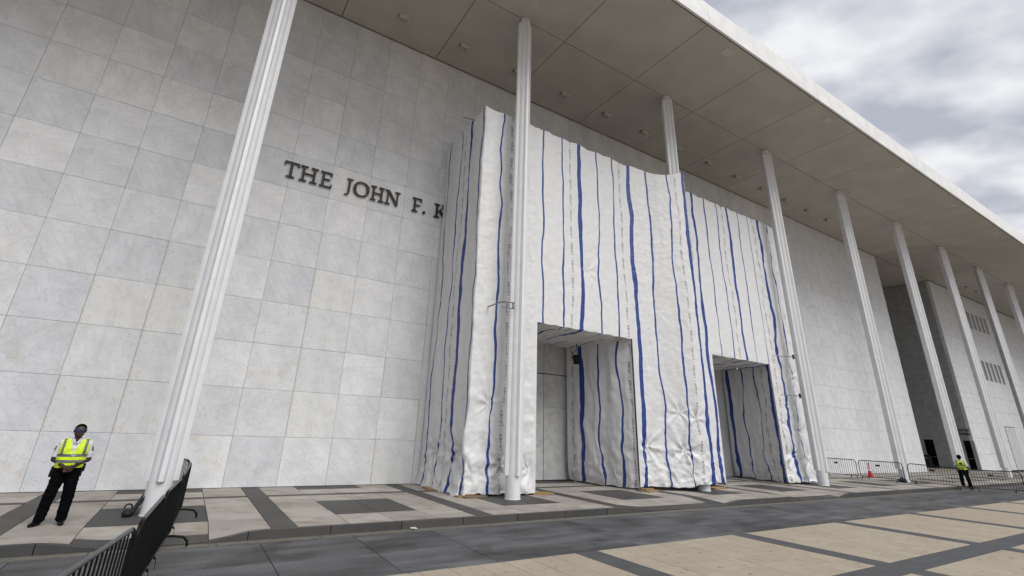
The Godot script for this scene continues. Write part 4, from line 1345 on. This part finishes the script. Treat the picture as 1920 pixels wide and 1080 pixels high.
func flesh(bones: Array, cell: float, k: float, inflate := 0.0, keep = null, wrinkle := 0.0) -> ArrayMesh:
	var st := begin()
	add_flesh(st, bones, cell, k, inflate, keep, wrinkle)
	return st.commit()

func v3(x: float, y: float, z: float) -> Vector3:
	return Vector3(x, y, z)

func hand_bones(wrist: Vector3, along: Vector3, across: Vector3, curl: Vector3, side: float) -> Array:
	# palm, four fingers bent twice, and a thumb from the side of the palm
	var out := []
	var palm_end := wrist + along * 0.085
	for s in [-0.026, 0.0, 0.026]:
		out.append([wrist + across * s * 0.7 + along * 0.01, palm_end + across * s, 0.017, 0.015])
	var lens := [0.066, 0.076, 0.072, 0.056]
	for n in 4:
		var root: Vector3 = palm_end + across * (-0.033 + 0.022 * n) * side
		var a: Vector3 = root + (along * 0.85 + curl * 0.45).normalized() * lens[n] * 0.5
		var b: Vector3 = a + (along * 0.35 + curl * 0.9).normalized() * lens[n] * 0.5
		out.append([root, a, 0.0100, 0.0092])
		out.append([a, b, 0.0092, 0.0080])
	var tr: Vector3 = wrist + along * 0.03 - across * 0.034 * side
	var ta: Vector3 = tr + (along * 0.6 - across * side * 0.7 + curl * 0.3).normalized() * 0.04
	out.append([tr, ta, 0.013, 0.011])
	out.append([ta, ta + (along * 0.9 + curl * 0.4).normalized() * 0.032, 0.011, 0.009])
	return out

func build_person(label: String, at: Vector3, turn: float) -> Node3D:
	var o := thing("person", label, "person", at, turn, "security guards in yellow vests")
	# joints; he faces +z, +x is his left
	var torso := []
	for s in [-1.0, 1.0]:
		torso.append([v3(s * 0.085, 0.96, 0.0), v3(s * 0.08, 1.12, 0.012), 0.105, 0.112])
		torso.append([v3(s * 0.08, 1.12, 0.012), v3(s * 0.10, 1.32, 0.0), 0.112, 0.118])
		torso.append([v3(s * 0.10, 1.32, 0.0), v3(s * 0.155, 1.425, -0.01), 0.115, 0.068])
	torso.append([v3(0, 1.08, 0.045), v3(0, 1.2, 0.04), 0.105, 0.10])
	torso.append([v3(-0.1, 1.44, -0.01), v3(0.1, 1.44, -0.01), 0.065, 0.065])
	var neck := [[v3(0, 1.44, -0.01), v3(0, 1.58, 0.01), 0.062, 0.056]]
	var arms_up := [[v3(-0.185, 1.425, -0.01), v3(-0.255, 1.15, -0.02), 0.060, 0.047], [v3(0.185, 1.425, -0.01), v3(0.255, 1.15, -0.02), 0.060, 0.047]]
	var arms_low := [[v3(-0.255, 1.15, -0.02), v3(-0.062, 1.02, 0.205), 0.045, 0.029], [v3(0.255, 1.15, -0.02), v3(0.075, 1.035, 0.225), 0.045, 0.029]]
	var fl := v3(0.13, 0.06, 0.0)
	var fr := v3(-0.19, 0.06, 0.02)
	var legs := [[v3(0.095, 0.93, 0.0), v3(0.125, 0.50, 0.02), 0.098, 0.066], [v3(0.125, 0.50, 0.02), v3(0.13, 0.09, -0.01), 0.064, 0.042], [v3(-0.095, 0.93, 0.0), v3(-0.15, 0.50, 0.025), 0.098, 0.066], [v3(-0.15, 0.50, 0.025), v3(-0.19, 0.09, 0.0), 0.064, 0.042]]
	var head := [[v3(0, 1.695, -0.012), v3(0, 1.70, 0.0), 0.092, 0.09], [v3(0, 1.66, 0.03), v3(0, 1.60, 0.052), 0.066, 0.045], [v3(-0.03, 1.62, 0.03), v3(0.03, 1.62, 0.03), 0.05, 0.05], [v3(0, 1.585, 0.07), v3(0, 1.59, 0.07), 0.026, 0.026]]
	var face := [[v3(0, 1.682, 0.088), v3(0, 1.648, 0.108), 0.010, 0.016], [v3(-0.016, 1.645, 0.094), v3(0.016, 1.645, 0.094), 0.009, 0.009], [v3(-0.045, 1.705, 0.078), v3(0.045, 1.705, 0.078), 0.012, 0.012], [v3(-0.022, 1.617, 0.092), v3(0.022, 1.617, 0.092), 0.0085, 0.0085], [v3(-0.018, 1.604, 0.09), v3(0.018, 1.604, 0.09), 0.009, 0.009]]
	var ears := [[v3(-0.093, 1.685, -0.005), v3(-0.090, 1.645, 0.0), 0.014, 0.010], [v3(0.093, 1.685, -0.005), v3(0.090, 1.645, 0.0), 0.014, 0.010]]
	var st := begin()
	add_flesh(st, torso + neck + arms_up + arms_low + legs, 0.016, 0.045)
	add_flesh(st, head + face + ears + [[v3(0, 1.50, 0.0), v3(0, 1.60, 0.012), 0.058, 0.056]], 0.0062, 0.018)
	# his right hand closes over the left wrist in front of the belt
	var hr := hand_bones(v3(-0.055, 1.018, 0.212), v3(0.90, -0.18, 0.25).normalized(), v3(0.2, 0.97, 0.0).normalized(), v3(0.35, -0.25, -0.9).normalized(), 1.0)
	var hl := hand_bones(v3(0.068, 1.032, 0.222), v3(-0.86, -0.42, -0.10).normalized(), v3(-0.42, 0.9, 0.0).normalized(), v3(-0.3, -0.5, 0.6).normalized(), 1.0)
	add_flesh(st, hr, 0.0055, 0.010)
	add_flesh(st, hl, 0.0055, 0.010)
	part("body", st.commit(), M.skin, o)
	part("hair", flesh([[v3(0, 1.705, -0.022), v3(0, 1.712, -0.012), 0.094, 0.092]], 0.008, 0.02, 0.004, func(p): return p.y > 1.735 - 0.35 * (0.03 - p.z) and (p.z < 0.055 or p.y > 1.765)), M.hair, o)
	# shirt: short sleeves, open collar
	var sleeves := [[v3(-0.185, 1.425, -0.01), v3(-0.238, 1.215, -0.015), 0.068, 0.066], [v3(0.185, 1.425, -0.01), v3(0.238, 1.215, -0.015), 0.068, 0.066]]
	part("shirt", flesh(torso + neck + sleeves, 0.013, 0.04, 0.014, func(p): return p.y > 1.0 and p.y < 1.535 and not (absf(p.x) < (p.y - 1.44) * 0.42 and p.z > 0.03) and (absf(p.x) < 0.2 or p.y > 1.19), 0.012), M.shirt, o)
	part("collar", flesh([[v3(-0.058, 1.515, 0.045), v3(-0.02, 1.455, 0.095), 0.012, 0.018], [v3(0.058, 1.515, 0.045), v3(0.02, 1.455, 0.095), 0.012, 0.018], [v3(-0.058, 1.515, 0.045), v3(-0.05, 1.525, -0.045), 0.012, 0.012], [v3(0.058, 1.515, 0.045), v3(0.05, 1.525, -0.045), 0.012, 0.012], [v3(-0.05, 1.525, -0.045), v3(0.05, 1.525, -0.045), 0.012, 0.012]], 0.008, 0.01), M.shirt, o)
	# vest: sleeveless, deep V, grey bands
	var on_vest := func(p: Vector3) -> bool:
		if p.y < 1.0 or p.y > 1.52:
			return false
		if p.z > 0.0 and absf(p.x) < (p.y - 1.25) * 0.33:
			return false
		if absf(p.x) < 0.075 and p.y > 1.44:
			return false
		return absf(p.x) < 0.232
	part("vest", flesh(torso, 0.012, 0.045, 0.030, on_vest, 0.010), M.vest, o)
	var bands := group_part("reflective_bands", o)
	for y in [1.115, 1.225]:
		part("band", flesh(torso, 0.012, 0.045, 0.035, func(p): return absf(p.y - y) < 0.024 and on_vest.call(p), 0.010), M.reflective, bands)
	for s in [-1.0, 1.0]:
		part("band", flesh(torso, 0.012, 0.045, 0.035, func(p): return p.y > 1.24 and absf(p.x * s - 0.17) < 0.022 and on_vest.call(p), 0.010), M.reflective, bands)
	# trousers, belt, shoes
	var hips := [[v3(-0.08, 0.97, 0.0), v3(0.08, 0.97, 0.0), 0.118, 0.118], [v3(-0.07, 1.03, 0.01), v3(0.07, 1.03, 0.01), 0.114, 0.114]]
	var cloth_legs := [[v3(0.09, 0.94, 0.0), v3(0.125, 0.50, 0.02), 0.112, 0.085], [v3(0.125, 0.50, 0.02), v3(0.13, 0.10, -0.005), 0.085, 0.075], [v3(-0.09, 0.94, 0.0), v3(-0.15, 0.50, 0.025), 0.112, 0.085], [v3(-0.15, 0.50, 0.025), v3(-0.19, 0.10, 0.005), 0.085, 0.075]]
	part("trousers", flesh(hips + cloth_legs, 0.014, 0.03, 0.008, func(p): return p.y > 0.055 and p.y < 1.08, 0.016), M.trousers, o)
	var belt := part("belt", flesh(hips, 0.012, 0.03, 0.018, func(p): return p.y > 1.005 and p.y < 1.055), M.leather, o)
	part("holster", bevel_box(Vector3(0.07, 0.20, 0.12), 0.02), M.leather, belt, v3(-0.225, 0.93, -0.01), v3(0, 0, -0.08))
	part("radio", bevel_box(Vector3(0.06, 0.15, 0.05), 0.012), M.leather, belt, v3(0.225, 1.0, 0.03))
	part("key_clip", bevel_box(Vector3(0.03, 0.13, 0.03), 0.008), M.dark_metal, belt, v3(0.215, 0.90, 0.05))
	part("shoe", flesh([[v3(0.13, 0.042, -0.05), v3(0.15, 0.035, 0.10), 0.042, 0.046], [v3(0.15, 0.033, 0.10), v3(0.155, 0.03, 0.17), 0.045, 0.032], [v3(0.13, 0.05, -0.03), v3(0.13, 0.10, -0.01), 0.045, 0.045]], 0.010, 0.02, 0.0, func(p): return p.y > 0.001), M.leather, o)
	part("shoe", flesh([[v3(-0.19, 0.042, -0.04), v3(-0.25, 0.035, 0.09), 0.042, 0.046], [v3(-0.25, 0.033, 0.09), v3(-0.285, 0.03, 0.155), 0.045, 0.032], [v3(-0.19, 0.05, -0.02), v3(-0.19, 0.10, 0.0), 0.045, 0.045]], 0.010, 0.02, 0.0, func(p): return p.y > 0.001), M.leather, o)
	for s in [-1.0, 1.0]:
		var em := part("shoulder_patch", lathe([[0.0, 0.006], [0.045, 0.004], [0.05, 0.0]], 18), M.emblem, o, v3(s * 0.290, 1.345, 0.012), v3(0.12, 0, -s * (PI / 2 - 0.22)))
		part("patch_ring", lathe([[0.028, 0.009], [0.035, 0.009], [0.036, 0.005]], 18), M.emblem_ring, em)
	part("watch", lathe([[0.036, -0.012], [0.039, -0.008], [0.039, 0.008], [0.036, 0.012]], 16), M.leather, o, v3(0.105, 1.052, 0.193), v3(0.9, 0.3, 1.1))
	return o

func build_people() -> void:
	var g := build_person("guard in a yellow vest facing the viewer with clasped hands and blue sunglasses", Vector3(-1.79, WALK, -13.2), 0.10)
	var gl := group_part("sunglasses", g)
	for s in [-1.0, 1.0]:
		part("lens", flesh([[v3(s * 0.024, 1.682, 0.094), v3(s * 0.048, 1.684, 0.084), 0.018, 0.016]], 0.006, 0.005), M.mirror_blue, gl)
		part("temple", tube_mesh([v3(s * 0.064, 1.688, 0.08), v3(s * 0.094, 1.69, 0.04), v3(s * 0.098, 1.688, -0.01)], 0.004, 6), M.leather, gl)
	part("bridge", tube_mesh([v3(-0.06, 1.697, 0.086), v3(0, 1.695, 0.112), v3(0.06, 1.697, 0.086)], 0.005, 6), M.leather, gl)
	var h := g.duplicate()
	h.name = numbered("person")
	add_child(h)
	var sg := h.find_child("sunglasses*", false, false)
	if sg:
		h.remove_child(sg)
		sg.free()
	h.position = Vector3(38.35, 0.0, -11.45)
	h.rotation.y = 1.85
	tag(h, "far guard in a yellow vest seen from behind by the road barriers", "person", "security guards in yellow vests")
	part("bun", flesh([[v3(0, 1.70, -0.05), v3(0, 1.66, -0.07), 0.10, 0.085]], 0.012, 0.02), M.hair, h)
	part("vest_print", bevel_box(Vector3(0.13, 0.10, 0.012), 0.004), M.plate_black, h, v3(0.0, 1.335, -0.155))

# ------------------------------------------------------------------
func _ready() -> void:
	rng.seed = 20240613
	# --- camera
	var cam := Camera3D.new()
	cam.name = "camera"
	cam.projection = Camera3D.PROJECTION_FRUSTUM
	cam.near = 0.1
	cam.far = 1500.0
	cam.size = 0.1 * 1080.0 / 894.404
	cam.frustum_offset = Vector2(17.28 / 894.404 * 0.1, -63.367 / 894.404 * 0.1)
	cam.position = Vector3(0, 2.1604, 0)
	cam.rotation_degrees = Vector3(20.2337, -31.1825, 2.2596)
	add_child(cam)
	cam.current = true
	# --- sky and exposure
	var env := Environment.new()
	env.background_mode = Environment.BG_SKY
	var sky := Sky.new()
	var pan := PanoramaSkyMaterial.new()
	pan.panorama = sky_image(2560, 1280)
	sky.sky_material = pan
	env.sky = sky
	env.background_energy_multiplier = 1.0
	env.tonemap_mode = Environment.TONE_MAPPER_LINEAR
	env.tonemap_exposure = 1.62
	env.sdfgi_enabled = true
	env.ssao_enabled = true
	env.ssil_enabled = true
	var we := WorldEnvironment.new()
	we.name = "world_environment"
	we.environment = env
	add_child(we)
	# --- sun behind cloud: high, behind the viewer, very soft
	var sun := DirectionalLight3D.new()
	sun.name = "sun"
	sun.light_energy = 0.5
	sun.light_color = Color(1.0, 0.995, 0.985)
	sun.light_angular_distance = 40.0
	sun.shadow_enabled = true
	sun.rotation_degrees = Vector3(-48, 12, 0)
	add_child(sun)
	make_materials()
	print("materials ", Time.get_ticks_msec())
	build_ground()
	build_hall()
	build_lettering()
	print("hall ", Time.get_ticks_msec())
	build_scaffold()
	print("scaffold ", Time.get_ticks_msec())
	build_barriers()
	build_small_things()
	build_people()
	print("people ", Time.get_ticks_msec())
